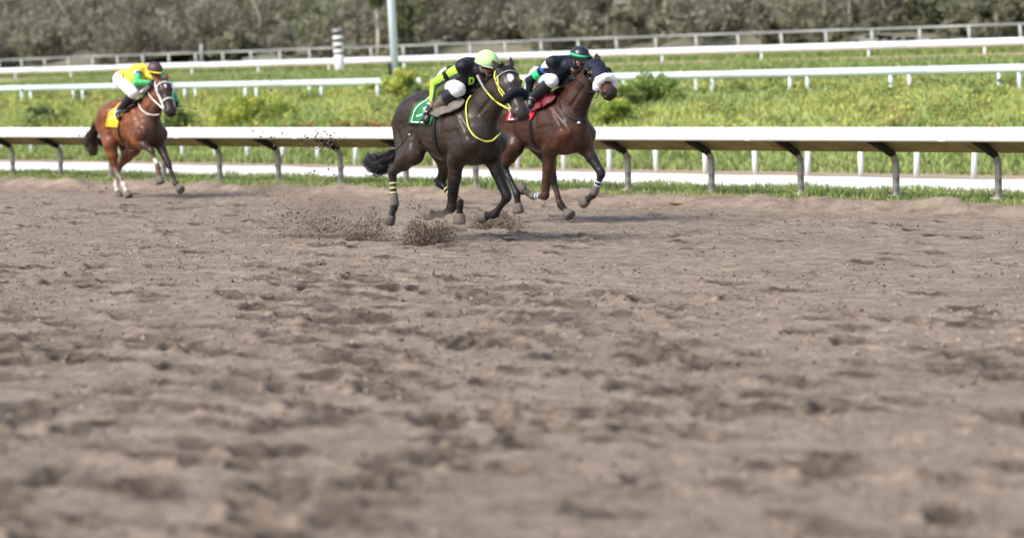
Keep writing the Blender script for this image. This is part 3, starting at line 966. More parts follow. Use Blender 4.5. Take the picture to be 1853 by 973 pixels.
    def head(s, poll, muz, yaw=0.0, ears=((-.35, 1), (-.35, 1)), neck=None, S=1.0, c=(1, 1, 3)):
        p = s.prims
        m = unit(muz - poll)
        u = A3(-math.sin(yaw), math.cos(yaw), 0); u = unit(u - m * (u @ m))
        v = np.cross(u, m)
        s.hp, s.hm, s.hu, s.hv, s.hs = poll, m, u, v, S
        def Hd(t, w, x=0.0): return poll + S * (m * t + v * w + u * x)
        s.Hd = Hd
        rot = np.stack([m, u, v])
        p += [rc(Hd(.07, .07), Hd(.20, .06), .102 * S, .100 * S, .03, c[0], (u, 1.08)),
              rc(Hd(.18, .055), Hd(.47, .045), .090 * S, .066 * S, .03, c[0], (u, 1.0)),
              el(Hd(.20, .135), A3(.135, .092, .115) * S, .03, c[0], rot),
              rc(Hd(.25, .15), Hd(.50, .095), .055 * S, .036 * S, .03, c[0], (u, .8)),
              el(Hd(.530, .058), A3(.090, .090, .088) * S, .025, c[2], rot), rc(Hd(.53, .11), Hd(.57, .105), .040 * S, .034 * S, .015, c[2], (u, 1.3)),
              el(Hd(.575, .055), A3(.042, .066, .056) * S, .02, c[2], rot)]
        for x in (-1, 1):
            p += [el(Hd(.185, .040, .094 * x), A3(.045, .028, .026) * S, .02, c[0], rot), rc(Hd(.548, .026, .050 * x), Hd(.592, .048, .056 * x), .034 * S, .030 * S, .012, c[2]),
                  rc(Hd(.24, .085, .080 * x), Hd(.40, .07, .066 * x), .020 * S, .013 * S, .02, c[0])]
        for x, (lean, ln) in zip((-1, 1), ears):
            b = Hd(.01, .035, .066 * x)
            dv = unit(-m * 1.0 + v * (-lean) * -1.0 + u * .28 * x)
            tip = b + dv * .155 * S * ln
            p += [rc(b - dv * .02, b + dv * .07 * S * ln, .030 * S, .034 * S, .012, 0, (unit(np.cross(dv, u)), .62)), rc(b + dv * .07 * S * ln, tip, .033 * S, .006, .012, 0, (unit(np.cross(dv, u)), .5))]
            p += [sub(b + dv * .085 * S * ln - v * .028 * S + u * .004 * x, A3(.017, .017, .045) * S, .008, np.stack([unit(np.cross(dv, u)), unit(np.cross(dv, np.cross(dv, u))), dv]))]
        for x in (-1, 1):
            p += [sub(Hd(.590, .040, .082 * x), A3(.034, .028, .024) * S, .006, rot), dict(rc(Hd(.52, .105, .075 * x), Hd(.63, .088, .05 * x), .006 * S, .006 * S, .008), sub=True)]
        T = s.T
        n0, n3_ = T(.16, 0, 1.30), Hd(.085, .115)
        a, b = n0 * .62 + n3_ * .38 + A3(.0, 0, neck or .02), n0 * .28 + n3_ * .72 + A3(-.0, 0, (neck or .02) * .8)
        uy = A3(0, 1, 0)
        p += [rc(n0, a, .29, .200, .06, 0, (uy, .74)), rc(a, b, .200, .150, .05, 0, (uy, .66)), rc(b, n3_, .150, .118, .04, 0, (uy, .76)),
              rc(T(.32, 0, 1.17), a + A3(.07, 0, -.07), .17, .13, .06, 1, (uy, .8)), rc(a + A3(.07, 0, -.07), Hd(.17, .19), .125, .075, .06, 1, (uy, .85))]
        s.nk = [n0, a, b, n3_]
    # ---- meshes
    def body(s, palette, post=None, h=0.0105):
        s.grooves()
        V, Q = grow(s.prims, h)
        N = vnormals(V, Q)
        V = V + N * (0.010 * n3(V * A3(.7, 1, 1.2), 8, 3) + 0.004 * n3(V, 24, 8))[:, None]
        C = paintby(s.prims, V, palette, 0.02)
        if post is not None: C = post(V, C)
        dust = np.clip((0.55 - V[:, 2]) / 0.5, 0, 1) * np.clip(0.45 + 0.9 * n3(V, 14, 40), 0, 1) * 0.45
        C = C * (1 - dust[:, None]) + np.array([0.11, 0.09, 0.078]) * dust[:, None]
        s.o = link(s.name, mesh_arr(s.name, V, Q, C), M['coat'])
        s.o.location = s.P0
        s.o.rotation_euler = (0, 0, -s.hd)
        tag(s.o, s.label, s.cat, 'race horses')
        s.bvh = BVHTree.FromPolygons(V.tolist(), Q.tolist())
        for (t, hd, bk) in s.hoofs: s.hoof(t, hd, bk)
        for x in (-1, 1):
            mb = MB(); mb.sphere(s.hpt(.195, -1.30 * x, -.012), .027 * s.hs, 12, 8); mb.build('eye', M['eye'], s.o, True)
    def hoof(s, t, h, bk):
        bk = unit(bk - h * (bk @ h)) if np.linalg.norm(bk) > 1e-3 else unit(np.cross(h, A3(0, 1, 0)))
        sd_ = np.cross(h, bk)
        mb = MB(); n = 16
        rings = [(-.020, .046, 0.0), (-.005, .056, 0.0), (.04, .066, 0.008), (.085, .074, .016), (.105, .066, .016), (.112, .045, .01)]
        V = []
        for (l, r, o) in rings:
            for j in range(n):
                a = 2 * math.pi * j / n
                V.append(t + h * l + bk * (r * math.cos(a) * 1.08 - o * (1 if math.cos(a) < 0 else .3)) + sd_ * r * math.sin(a))
        q = [[i * n + j, i * n + (j + 1) % n, (i + 1) * n + (j + 1) % n, (i + 1) * n + j] for i in range(len(rings) - 1) for j in range(n)]
        V.append(t + h * .104); c = len(V) - 1
        tr = [[c, (len(rings) - 1) * n + j, (len(rings) - 1) * n + (j + 1) % n] for j in range(n)]
        mb.add(V, q, tr); mb.build('hoof', M['hoof'], s.o, True)
    # ---- points on the skin
    def cast(s, o, d, off=.01):
        d = unit(d)
        hit = s.bvh.ray_cast(Vector(o), Vector(d), 100.0)
        if hit[0] is None: return None
        n = np.array(hit[1])
        if n @ d > 0: n = -n
        return np.array(hit[0]) + n * off
    def hpt(s, t, th, off=.008):
        """point on the head's skin: t along it, th round it (0 front, +90 its right side)"""
        ax = s.Hd(t, .07)
        dr = -s.hv * math.cos(th) - s.hu * math.sin(th)
        r = s.cast(ax + dr * .35, -dr, off)
        return r if r is not None else ax + dr * .09
    def bpt(s, x, th, off=.012):
        """point on the trunk's skin: th 0 = spine, + = its right side"""
        ax = s.T(x, 0, 1.22)
        dr = A3(0, -math.sin(th), math.cos(th))
        r = s.cast(ax + dr * .8, -dr, off)
        return r if r is not None else ax + dr * .3
    def gpt_(s, x, th):
        p = s.bpt(x, th, .010); ax = s.T(x, 0, 1.22)
        r = np.linalg.norm(p - ax)
        lim = .36 if abs(th) > 2.0 else .40
        return p if r < lim else ax + (p - ax) * (lim / r)
    def px(s, pts, off=.012, y=0.0):
        """points where sight lines meet the skin"""
        out = []
        for q in pts:
            r = s.cast(s.camlocal(), s.dirl(q[0], q[1]), off) if len(q) == 2 else s.L(*q)
            out.append(r if r is not None else s.L(q[0], q[1], y))
        return np.array(out)
    def strap(s, name, pts, w, mat, parent=None, flat=.35, seg=8):
        P = np.asarray(pts)
        t = np.linspace(0, len(P) - 1, (len(P) - 1) * 4 + 1)
        i = np.clip(t.astype(int), 0, len(P) - 2); f = (t - i)[:, None]
        p0 = P[np.maximum(i - 1, 0)]; p1 = P[i]; p2 = P[i + 1]; p3 = P[np.minimum(i + 2, len(P) - 1)]
        C = .5 * ((2 * p1) + (-p0 + p2) * f + (2 * p0 - 5 * p1 + 4 * p2 - p3) * f ** 2 + (-p0 + 3 * p1 - 3 * p2 + p3) * f ** 3)
        mb = MB(); mb.tube(C, w / 2, seg)
        return mb.build(name, mat, parent or s.o, True)
    def sheet(s, name, fn, nu, nv, mat, parent=None, thick=.006, mask=None):
        G = np.array([[fn(a, b) for b in np.linspace(0, 1, nv)] for a in np.linspace(0, 1, nu)])
        idx = np.arange(nu * nv).reshape(nu, nv)
        q = np.stack([idx[:-1, :-1], idx[:-1, 1:], idx[1:, 1:], idx[1:, :-1]], -1).reshape(-1, 4)
        if mask is not None:
            uu, vv = np.meshgrid(np.linspace(0, 1, nu), np.linspace(0, 1, nv), indexing='ij')
            mk = mask(uu, vv).ravel()
            q = q[mk[q].all(1)]
        o = link(name, mesh_arr(name, G.reshape(-1, 3), q), mat, parent or s.o)
        md = o.modifiers.new('thickness', 'SOLIDIFY'); md.thickness = thick; md.offset = 1
        return o
    def mane(s, col, n=420, length=.11, side=-1, name='mane'):
        g = np.random.default_rng(5)
        V, Fq, C = [], [], []
        k = s.nk
        up = A3(-.35, 0, .94)
        crest = []
        for t in np.linspace(0, 1, 24):
            a = s.Hd(.03, .03) * (1 - t) + (s.T(.10, 0, 1.50)) * t
            r = s.cast(a + up * .6, -up, -.008)
            crest.append(r if r is not None else a)
        crest = np.array(crest)
        for i in range(n):
            t = g.random() * 22.9; j = int(t); c = crest[j] * (1 - t + j) + crest[j + 1] * (t - j)
            l = length * (.6 + .8 * g.random())
            dr = unit(A3(-.5 + .3 * g.normal(), side * (.45 + .35 * g.normal()), .35 + .3 * g.normal()))
            w = unit(g.normal(size=3)) * .006
            pts = [c, c + dr * l * .5, c + dr * l * .85 + A3(-.03, 0, -.30 * l)]
            b = len(V)
            V += [pts[0] - w, pts[0] + w, pts[1] + w, pts[1] - w, pts[2]]
            Fq.append(b)
            C += [np.array(col) * (.6 + .8 * g.random())] * 5
        b = np.array(Fq)[:, None]
        link(name, mesh_arr(name, V, [b + np.array([[0, 1, 2, 3]]), b + np.array([[3, 2, 4]])], np.array(C), False), M['hair'], s.o)
    def tail(s, ctrl, rad, col, n=700, seed=1):
        g = np.random.default_rng(seed)
        P = np.array(ctrl); t = np.linspace(0, len(P) - 1, 19)
        i = np.clip(t.astype(int), 0, len(P) - 2); f = (t - i)[:, None]
        p0 = P[np.maximum(i - 1, 0)]; p1 = P[i]; p2 = P[i + 1]; p3 = P[np.minimum(i + 2, len(P) - 1)]
        C = .5 * ((2 * p1) + (-p0 + p2) * f + (2 * p0 - 5 * p1 + 4 * p2 - p3) * f ** 2 + (-p0 + 3 * p1 - 3 * p2 + p3) * f ** 3)
        rr = np.interp(np.linspace(0, 1, 19), np.linspace(0, 1, len(rad)), rad)
        T = np.gradient(C, axis=0); T /= np.linalg.norm(T, axis=1)[:, None]
        V, q, cc = [], [], []
        m = len(C)
        for k in range(n):
            o = g.normal(size=3) * .5
            st = 0 if g.random() < .5 else int(g.integers(0, 7))
            en = m if g.random() < .7 else int(g.integers(12, m + 1))
            if en - st < 4: continue
            wd = .0016 + .0022 * g.random(); wv = unit(g.normal(size=3))
            ph = g.random(3) * 6; fr = .25 + .3 * g.random()
            b0 = len(V); shade = np.array(col) * (.5 + 1.0 * g.random())
            for j in range(st, en):
                off = o + .45 * np.sin(ph + j * fr)
                off = off - T[j] * (off @ T[j])
                c = C[j] + off * rr[j]
                w = wv * wd * (1.0 if j < en - 2 else .4)
                V += [c - w, c + w]; cc += [shade, shade]
            for j in range(en - st - 1):
                q.append([b0 + 2 * j, b0 + 2 * j + 1, b0 + 2 * j + 3, b0 + 2 * j + 2])
        mb = MB(); mb.tube(C[:13], np.maximum(rr[:13] * .40, .012), 8)
        o_ = link('tail', mesh_arr('tail', V, np.array(q), np.array(cc), False), M['hair'], s.o)
        d = mb.mesh('tail_dock', True)
        a = d.color_attributes.new('Col', 'FLOAT_COLOR', 'POINT')
        a.data.foreach_set('color', np.tile(np.array([*col, 1.0], np.float32), len(d.vertices)))
        link('tail_dock', d, M['hair'], o_)
    def bands(s, K, Fk, ts, mat, r=.045, w=.018, name='leg_band'):
        for t in ts:
            c = K * (1 - t) + Fk * t; d = unit(Fk - K)
            mb = MB(); mb.tube([c - d * w * .5, c - d * w * .4, c + d * w * .4, c + d * w * .5], [r * .9, r, r, r * .9], 14); mb.build(name, mat, s.o, True)
    def wrap(s, K, Fk, t0, t1, mat, r0, r1, name='leg_bandage'):
        mb = MB(); mb.tube([K * (1 - t) + Fk * t for t in np.linspace(t0, t1, 6)], np.linspace(r0, r1, 6) + .003 * np.array([0, 1, 0, 1, 0, 1]), 14); mb.build(name, mat, s.o, True)
    # ---- tack
    def tack(s, cloth_mat, border_mat, saddle_mat, x0, x1, th1, digit_mat=None, strokes=(), flap=None, flap_mat=None):
        sl = lambda t: -.20 * abs(t) / th1 + .02
        sc = s.sheet('saddle_cloth', lambda a, b: s.bpt(x0 + (x1 - x0) * a + sl(-th1 + 2 * th1 * b), -th1 + 2 * th1 * b, .016), 26, 47, cloth_mat)
        if border_mat is not None:
            for sg in (1, -1):
                pts = [s.bpt(x0 + .035 + sl(t), sg * t, .024) for t in np.linspace(.25, th1 - .06, 14)]
                pts += [s.bpt(x + sl(th1 - .06), sg * (th1 - .06), .024) for x in np.linspace(x0 + .05, x1 - .05, 9)]
                s.strap('cloth_border', pts, .018, border_mat, sc)
        for st in strokes:
            pts = [s.bpt(x0 + (x1 - x0) * a + sl(th1 * b), th1 * b, .022) for a, b in st]
            s.strap('cloth_number', pts, .026, digit_mat, sc)
        pts = [s.bpt(-.06 + .05 * math.cos(t), t, .012) for t in np.linspace(-math.pi, math.pi, 41)]
        gg = s.sheet('girth', lambda a, b: s.gpt_(-.15 + .05 * (a - .5), -math.pi + 2 * math.pi * b), 4, 50, M['black_web'])
        # saddle: low seat over the spine with a forward-cut flap each side
        s.sheet('saddle_seat', lambda a, b: s.bpt(-.30 + .42 * a, (-.42 + .84 * b) * (.75 + .25 * math.sin(math.pi * a)), .035 + .03 * (abs(a - .5) * 2) ** 2), 14, 12, saddle_mat, thick=.02)
        fl = flap or [(.17, .33), (-.13, 1.02), .13]
        (xa, ta), (xb, tb), wd = fl
        for sg in (1, -1):
            def f(a, b):
                w = wd * math.sin(math.pi * (0.06 + 0.88 * a)) ** .6
                x = xa + (xb - xa) * a; t = ta + (tb - ta) * a
                return s.bpt(x - (b - .5) * 2 * w * .8 - .02, sg * (t + (b - .5) * 2 * -w * .55), .045)
            s.sheet('saddle_flap', f, 14, 8, flap_mat or saddle_mat, thick=.012)
    def bridle(s, mat, brow_mat, nose=None, cheek_two=False, w=.024):
        ths = np.linspace(-1.75, 1.75, 15)
        s.strap('browband', [s.hpt(.085 + .03 * abs(t) / 1.75, t, .010) for t in ths], w, brow_mat)
        for sg in (1, -1):
            s.strap('cheek_strap', [s.hpt(t, sg * (1.5 + .15 * math.sin(t * 6)), .010) for t in np.linspace(.0, .46, 9)], w, mat)
            if cheek_two:
                s.strap('cheek_strap', [s.hpt(t, sg * (1.15 + .9 * (t - .1)), .012) for t in np.linspace(.09, .46, 8)], w * .9, mat)
            b = s.hpt(.475, sg * 1.62, .02)
            mb = MB(); m_, v_ = s.hm, s.hv
            mb.tube([b + .034 * (math.cos(a) * m_ + math.sin(a) * v_) for a in np.linspace(0, 2 * math.pi, 17)], .006, 8); mb.build('bit_ring', M['steel'], s.o, True)
        s.bit = [s.hpt(.475, 1.62, .02), s.hpt(.475, -1.62, .02)]
        if nose:
            t, r, mt, a = nose
            P = np.array([s.hpt(t + .03 * (abs(q) / a) ** 2, q, r * .6) for q in np.linspace(-a, a, 23)])
            mb = MB(); mb.tube(P, np.concatenate([[r * .5], np.full(21, r), [r * .5]]), 14)
            if r > .02:
                Vn = mb.v[0]; gz = np.random.default_rng(8); mb.v[0] = Vn + (gz.random(Vn.shape) - .5) * r * .30
            o = mb.build('noseband', mt, s.o, True)
            return o
# ------------------------------------------------------------------ the dark brown horse in front
h1 = Horse(839, 155, 'dark_brown_horse', 'dark brown horse in yellow bridle and green saddle cloth, nearest the camera')
h1.trunk(1.04, .05, .065)
L = h1.L
h1_rf = (A3(.06, -.17, .97), L(817, 378, -.14), L(797, 388, -.09), L(777, 388, -.08))
h1_lf = (A3(.30, .17, .98), L(918, 357, .20), L(895, 388, .17), L(874, 392, .15))
h1_rh = (A3(-.68, -.22, 1.03), L(710, 312, -.20), L(714, 373, -.20), L(706, 396, -.20))
h1_lh = (A3(-.46, .18, 1.04), L(797, 331, .14), L(832, 368, .14), L(832, 396, .14))
h1.fore(-1, *h1_rf); h1.fore(1, *h1_lf); h1.hind(-1, *h1_rh, c=(0, 2, 4)); h1.hind(1, *h1_lh)
h1.head(L(914, 120, 0.0), L(948, 209, -.07), yaw=-.45, S=1.15, ears=((-.15, .85), (-.15, .85)), neck=.03)
PAL1 = [(.031, .0195, .0138), (.020, .0136, .0106), (.0060, .0048, .0047), (.036, .030, .028), (.05, .043, .038)]
def post1(V, C):
    # brown shows through on the flanks, grey hairs on the face, a white star
    fl = np.clip(1 - np.abs(V[:, 0] + .45) / .35, 0, 1) * np.clip(1.35 - V[:, 2], 0, .4) * 2.2 * (V[:, 2] > .85)
    C = C + fl[:, None] * np.array([.030, .014, .008])
    hd_ = np.clip((.30 - np.linalg.norm(V - h1.Hd(.30, .06), axis=1)) / .08, 0, 1)[:, None]
    C = C + hd_ * np.array([.020, .015, .013]) * (1 + 1.2 * n3(V, 22, 4))[:, None]
    st = h1.Hd(.165, -.03, -.004)
    d = (V - st)
    dd = np.sqrt(((d @ h1.hm) / 1.5) ** 2 + (d @ h1.hu + .25 * (d @ h1.hm)) ** 2 + .3 * (d @ h1.hv) ** 2) * (1 + .5 * n3(V, 40, 9))
    w = np.clip((.044 - dd) / .010, 0, 1)[:, None]
    return C * (1 - w) + w * np.array([.72, .70, .70])
h1.body(PAL1, post1)
h1.mane((.010, .009, .010), 900, .085)
g5 = MB()
h1.tail([h1.T(-1.03, .03, 1.36), h1.T(-1.07, .10, 1.20), h1.T(-1.05, .13, 1.00), L(700, 291, .06), L(685, 301, .0), L(668, 285, 0.0)], [.03, .03, .04, .065, .085, .09], (.014, .011, .012), 1700)
h1.bands(h1_rh[1], h1_rh[2], (.32, .46, .60), M['band_yellow'], .047)
h1.bands(h1_lh[1], h1_lh[2], (.34, .48), M['band_yellow'], .047)
h1.wrap(h1_rh[1], h1_rh[2], .64, 1.0, M['boot_mud'], .046, .058)
h1.wrap(h1_lh[1], h1_lh[2], .60, 1.0, M['boot_mud'], .046, .056)
h1.tack(M['green_cloth'], M['white_cloth'], M['dark_saddle'], -.46, -.02, 1.42, M['white_cloth'],
        [[(.22, .40), (.44, .44), (.46, .54), (.30, .58), (.46, .63), (.44, .76), (.22, .80)]], flap=[(.20, .34), (-.14, 1.10), .17], flap_mat=M['saddle'])
h1.bridle(M['yellow_web'], M['grey_web'], (.345, .044, M['black_fleece'], 1.6), True, .019)
NB = [(855, 174), (847, 186), (845, 198), (845.5, 208), (847, 220), (849, 230), (853, 240), (858, 247), (865, 252.5), (873, 255.5), (881, 256), (889, 253.5), (897, 248), (904, 240)]
h1.strap('neck_loop', h1.px(NB, .018), .019, M['yellow_web'])
rn = h1.px([(904, 187), (894, 179), (884, 168), (877, 158)], .02)
h1.strap('rein', np.concatenate([[h1.bit[0]], rn[:3]]), .022, M['yellow_web'])
h1.strap('rein_grip', np.concatenate([rn[2:], [A3(.38, -.10, 1.93)]]), .028, M['grey_web'])
h1.strap('rein', [h1.bit[1], h1.Hd(.40, .26, .16), A3(.55, .12, 1.86), A3(.38, .10, 1.92)], .022, M['yellow_web'])
g5 = MB()
mk = h1.Hd(-.01, .01)
gg = np.random.default_rng(2)
V, Fq, C = [], [], []
for i in range(90):
    b = mk + h1.hu * gg.normal() * .03; e = h1.Hd(.06 + .06 * gg.random(), -.035, .05 * gg.normal())
    w = h1.hu * .006; k = len(V); V += [b - w, b + w, (b + e) / 2 - h1.hv * .04 + w, (b + e) / 2 - h1.hv * .04 - w, e]; Fq.append(k); C += [np.array((.018, .015, .016)) * (.6 + .8 * gg.random())] * 5
bq = np.array(Fq)[:, None]
link('forelock', mesh_arr('forelock', V, [bq + np.array([[0, 1, 2, 3]]), bq + np.array([[3, 2, 4]])], np.array(C), False), M['hair'], h1.o)

# ------------------------------------------------------------------ the bay horse with hood and white noseband
h2 = Horse(1007, 138, 'bay_horse', 'bay horse in navy blinker hood and thick white noseband, running beside the rail')
h2.trunk(1.04, .055, .0)
L = h2.L
h2_rf = (A3(.06, -.17, 1.0), L(986, 356, -.14), L(963, 354, -.09), L(945, 343, -.07))
h2_lf = (A3(.36, .17, 1.02), L(1089, 314, .19), L(1074, 352, .17), L(1058, 365, .16))
h2_rh = (A3(-.62, -.21, 1.03), L(912, 303, -.18), L(935, 350, -.18), L(938, 377, -.18))
h2_lh = (A3(-.42, .18, 1.03), L(1000, 322, .13), L(1014, 370, .13), L(1028, 387, .13))
h2.fore(-1, *h2_rf, c=(1, 2, 4)); h2.fore(1, *h2_lf, c=(1, 2, 4)); h2.hind(-1, *h2_rh); h2.hind(1, *h2_lh)
h2.head(L(1073, 107, 0.0), L(1109, 170, -.14), yaw=-.42, S=1.14, ears=((.75, 1.3), (.10, 1.2)), neck=.03)
PAL2 = [(.046, .0165, .0085), (.0125, .0068, .0055), (.009, .0075, .0078), (.030, .013, .009), (.04, .035, .033)]
def post2(V, C):
    dk = np.clip((V[:, 0] - .30) / .2, 0, 1) * (V[:, 2] < 1.5) * .6
    C = C * (1 - dk[:, None]) + dk[:, None] * np.array([.018, .009, .007])
    t = (V - h2.hp) @ h2.hm
    nose = np.clip((t / h2.hs - .30) / .06, 0, 1) * np.clip((.565 - t / h2.hs) / .06, 0, 1)
    return C + nose[:, None] * np.array([.055, .019, .008])
h2.body(PAL2, post2)
h2.mane((.012, .009, .009), 700, .10)
h2.tail([h2.T(-1.03, 0, 1.42), h2.T(-1.2, 0, 1.36), h2.T(-1.4, 0, 1.15), h2.T(-1.6, 0, .95), h2.T(-1.75, 0, .85)], [.035, .05, .06, .08, .09], (.012, .01, .01), 900)
h2.bands(h2_rf[1], h2_rf[2], (.42, .62), M['band_blue'], .042)
h2.bands(h2_lf[1], h2_lf[2], (.38, .55), M['band_blue'], .042)
h2.wrap(h2_lf[1], h2_lf[2], .60, .98, M['boot_mud'], .043, .054)
h2.wrap(h2_rf[1], h2_rf[2], .66, .98, M['boot_mud'], .043, .054)
h2.tack(M['red_cloth'], M['white_cloth'], M['maroon_saddle'], -.46, .06, 1.40, flap=[(.17, .36), (-.13, 1.05), .13], flap_mat=M['maroon_saddle'])
def hood(a, b):
    return h2.hpt(.045 + .255 * a, -1.75 + 3.5 * b, .010)
def holes(u, v):
    th = -1.75 + 3.5 * v; t = .045 + .255 * u
    k = np.ones_like(u, bool)
    for sg in (1, -1): k &= ((t - .19) / .055) ** 2 + ((th - sg * 1.22) / .42) ** 2 > 1
    return k
hd = h2.sheet('blinker_hood', hood, 34, 60, M['navy'], thick=.005, mask=holes)
for sg in (1, -1):
    c = h2.Hd(.190, .05, -.108 * sg)
    ux = -h2.hu * sg; back = h2.hv * .75 - h2.hm * .25; back = unit(back - ux * (back @ ux)); sd2 = np.cross(ux, back)
    V, q = [], []
    for i in range(7):
        ph = i / 6 * 1.35
        for j in range(13):
            a = -1.7 + 3.4 * j / 12
            V.append(c + (back * math.cos(a) + sd2 * math.sin(a)) * .068 * math.cos(ph * .95) + ux * (.012 + .062 * math.sin(ph)))
    q = [[i * 13 + j, i * 13 + j + 1, (i + 1) * 13 + j + 1, (i + 1) * 13 + j] for i in range(6) for j in range(12)]
    o = link('eye_cup', mesh_arr('eye_cup', V, np.array(q)), M['black_web'], hd)
    o.modifiers.new('thickness', 'SOLIDIFY').thickness = .005
    h2.strap('cup_rim', [V[j] for j in range(13)], .014, M['white_web'], hd)
h2.bridle(M['black_web'], M['navy'], (.395, .056, M['white_fleece'], 1.65), False, .02)
h2.strap('neck_strap', h2.px([(1014, 176), (1013, 188), (1018, 203), (1030, 214), (1046, 220), (1060, 219)], .008), .012, M['black_web'])
h2.strap('rein', np.concatenate([[h2.bit[0]], h2.px([(1062, 166), (1052, 152), (1042, 142)], .012), [A3(.42, -.10, 2.0)]]), .02, M['black_web'])
h2.strap('rein', [h2.bit[1], h2.Hd(.36, .26, .12), A3(.6, .12, 1.98), A3(.42, .10, 2.0)], .02, M['black_web'])
h2.strap('bit_strap', [h2.bit[0], h2.bit[0] + A3(-.03, -.01, -.06), h2.bit[0] + A3(-.06, 0, -.09), h2.bit[0] + A3(-.12, .02, -.08)], .012, M['black_web'])
o = h2.px([(1047.5, 222)], .014)[0]
mb = MB(); mb.box(o, (.03, .06, .022), .5); mb.build('buckle', M['white_paint'], h2.o)

# ------------------------------------------------------------------ the chestnut horse following
h3 = Horse(252, 106, 'chestnut_horse', 'chestnut horse in white bridle and yellow saddle cloth, following alone behind')
h3.trunk(1.04, .02, .03)
L = h3.L
h3_rf = (A3(.22, -.18, 1.03), L(274, 272, -.17), L(286, 303, -.15), L(290, 326, -.15))
h3_lf = (A3(.34, .17, 1.0), L(305, 297, .15), L(317, 331, .15), L(325, 342, .15))
h3_rh = (A3(-.66, -.19, .98), L(208, 305, -.14), L(224, 335, -.14), L(232, 352, -.14))
h3_lh = (A3(-.45, .17, .90), L(216, 301, .12), L(210, 333, .12), L(214, 352, .12))
h3.fore(-1, *h3_rf, c=(0, 2, 4)); h3.fore(1, *h3_lf, c=(1, 2, 2)); h3.hind(-1, *h3_rh, c=(0, 5, 6)); h3.hind(1, *h3_lh, c=(0, 5, 6))
h3.head(L(294, 142, 0.0), L(312, 207, -.04), yaw=-.36, S=1.14, ears=((.45, .85), (.1, .85)), neck=.02)
PAL3 = [(.170, .055, .020), (.035, .016, .012), (.035, .016, .012), (.016, .011, .011), (.10, .05, .035), (.085, .034, .020), (.22, .16, .13)]
def post3(V, C):
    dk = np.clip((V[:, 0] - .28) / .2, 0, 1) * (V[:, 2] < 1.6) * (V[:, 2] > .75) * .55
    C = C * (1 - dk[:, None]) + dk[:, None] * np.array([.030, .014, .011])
    st = h3.Hd(.15, -.03, -.0)
    d = V - st
    dd = np.sqrt(((d @ h3.hm) / 2.2) ** 2 + (d @ h3.hu) ** 2 + .3 * (d @ h3.hv) ** 2)
    w = np.clip((.024 - dd) / .008, 0, 1)[:, None]
    C = C * (1 - w) + w * np.array([.75, .72, .72])
    for K, Fk, H in (h3_rh[1:], h3_lh[1:]):
        c = Fk; w = np.clip((.16 - np.linalg.norm(V - (c * .7 + H * .3), axis=1)) / .04, 0, 1)[:, None]
        C = C * (1 - w) + w * np.array([.60, .50, .45])
    K, Fk = h3_rf[1], h3_rf[2]
    w = np.clip((.075 - np.linalg.norm(V - (K * .35 + Fk * .65), axis=1)) / .03, 0, 1)[:, None]
    return C * (1 - w) + w * np.array([.68, .64, .62])
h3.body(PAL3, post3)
h3.mane((.06, .028, .018), 420, .10)
h3.tail([h3.T(-1.03, 0, 1.42), h3.T(-1.17, 0, 1.33), L(170, 240, 0.0), L(165, 256, 0.0), L(170, 280, 0.0)], [.03, .04, .06, .09, .06], (.045, .02, .014), 1000)
h3.tack(M['yellow_cloth'], M['yellow_cloth'], M['dark_saddle'], -.44, .02, 1.68, M['white_cloth'], [[(.36, .50), (.52, .56), (.52, .68), (.36, .74)]], flap=[(.12, .36), (-.12, .95), .09])
h3.bridle(M['white_web'], M['white_web'], (.36, .014, M['white_web'], 1.7), True, .026)
h3.strap('neck_loop', h3.px([(251, 183), (252, 190), (256, 198), (263, 204), (272, 207.5), (282, 208), (288, 206)], .010), .022, M['white_web'])
h3.strap('rein', np.concatenate([[h3.bit[0]], h3.px([(280, 182), (272, 172), (269, 164)], .02), [A3(.46, -.10, 2.03)]]), .026, M['white_web'])
h3.strap('rein', [h3.bit[1], h3.Hd(.36, .26, .12), A3(.6, .14, 1.9), A3(.5, .12, 1.95)], .022, M['white_web'])
h3.strap('rein_end', h3.px([(254, 168, -.08), (260, 163, -.10), (267, 157, -.10), (272, 154, -.10)], .02), .05, M['white_web'])
# ------------------------------------------------------------------ the riders
M['skin'] = vcol('skin', 0.55, 0.08, 25.0, 0.4)
M['silks'] = vcol('racing_silks', 0.5, 0.10, 20.0, 0.22, bump=0.6, bscale=28)
M['breeches'] = vcol('breeches', 0.7, 0.07, 14.0, 0.3, bump=0.25, bscale=30)
M['boots'] = vcol('boots', 0.4, 0.15, 20.0, 0.5, bump=0.15)
M['shell_lime'] = simple('lime_helmet_cover', (0.50, 0.80, 0.32), 0.6, scale=16, c2=(0.36, 0.52, 0.24), bump=0.3, bscale=30, lo=0.28, hi=0.5)
M['shell_black'] = simple('black_helmet', (0.016, 0.017, 0.026), 0.3, scale=8)
M['shell_maroon'] = simple('maroon_helmet_cover', (0.085, 0.035, 0.045), 0.5, scale=8)
M['trim_grey'] = simple('grey_trim', (0.33, 0.36, 0.28), 0.6)
M['trim_green'] = simple('green_trim', (0.03, 0.55, 0.24), 0.6)
M['trim_yellow'] = simple('yellow_trim', (0.80, 0.66, 0.04), 0.6)
M['lens'] = simple('goggle_lens', (0.01, 0.01, 0.012), 0.1, spec=0.8)
M['lime'] = cloth('lime_print', (0.45, 0.80, 0.06))
M['glove'] = cloth('dark_glove', (0.015, 0.016, 0.022))

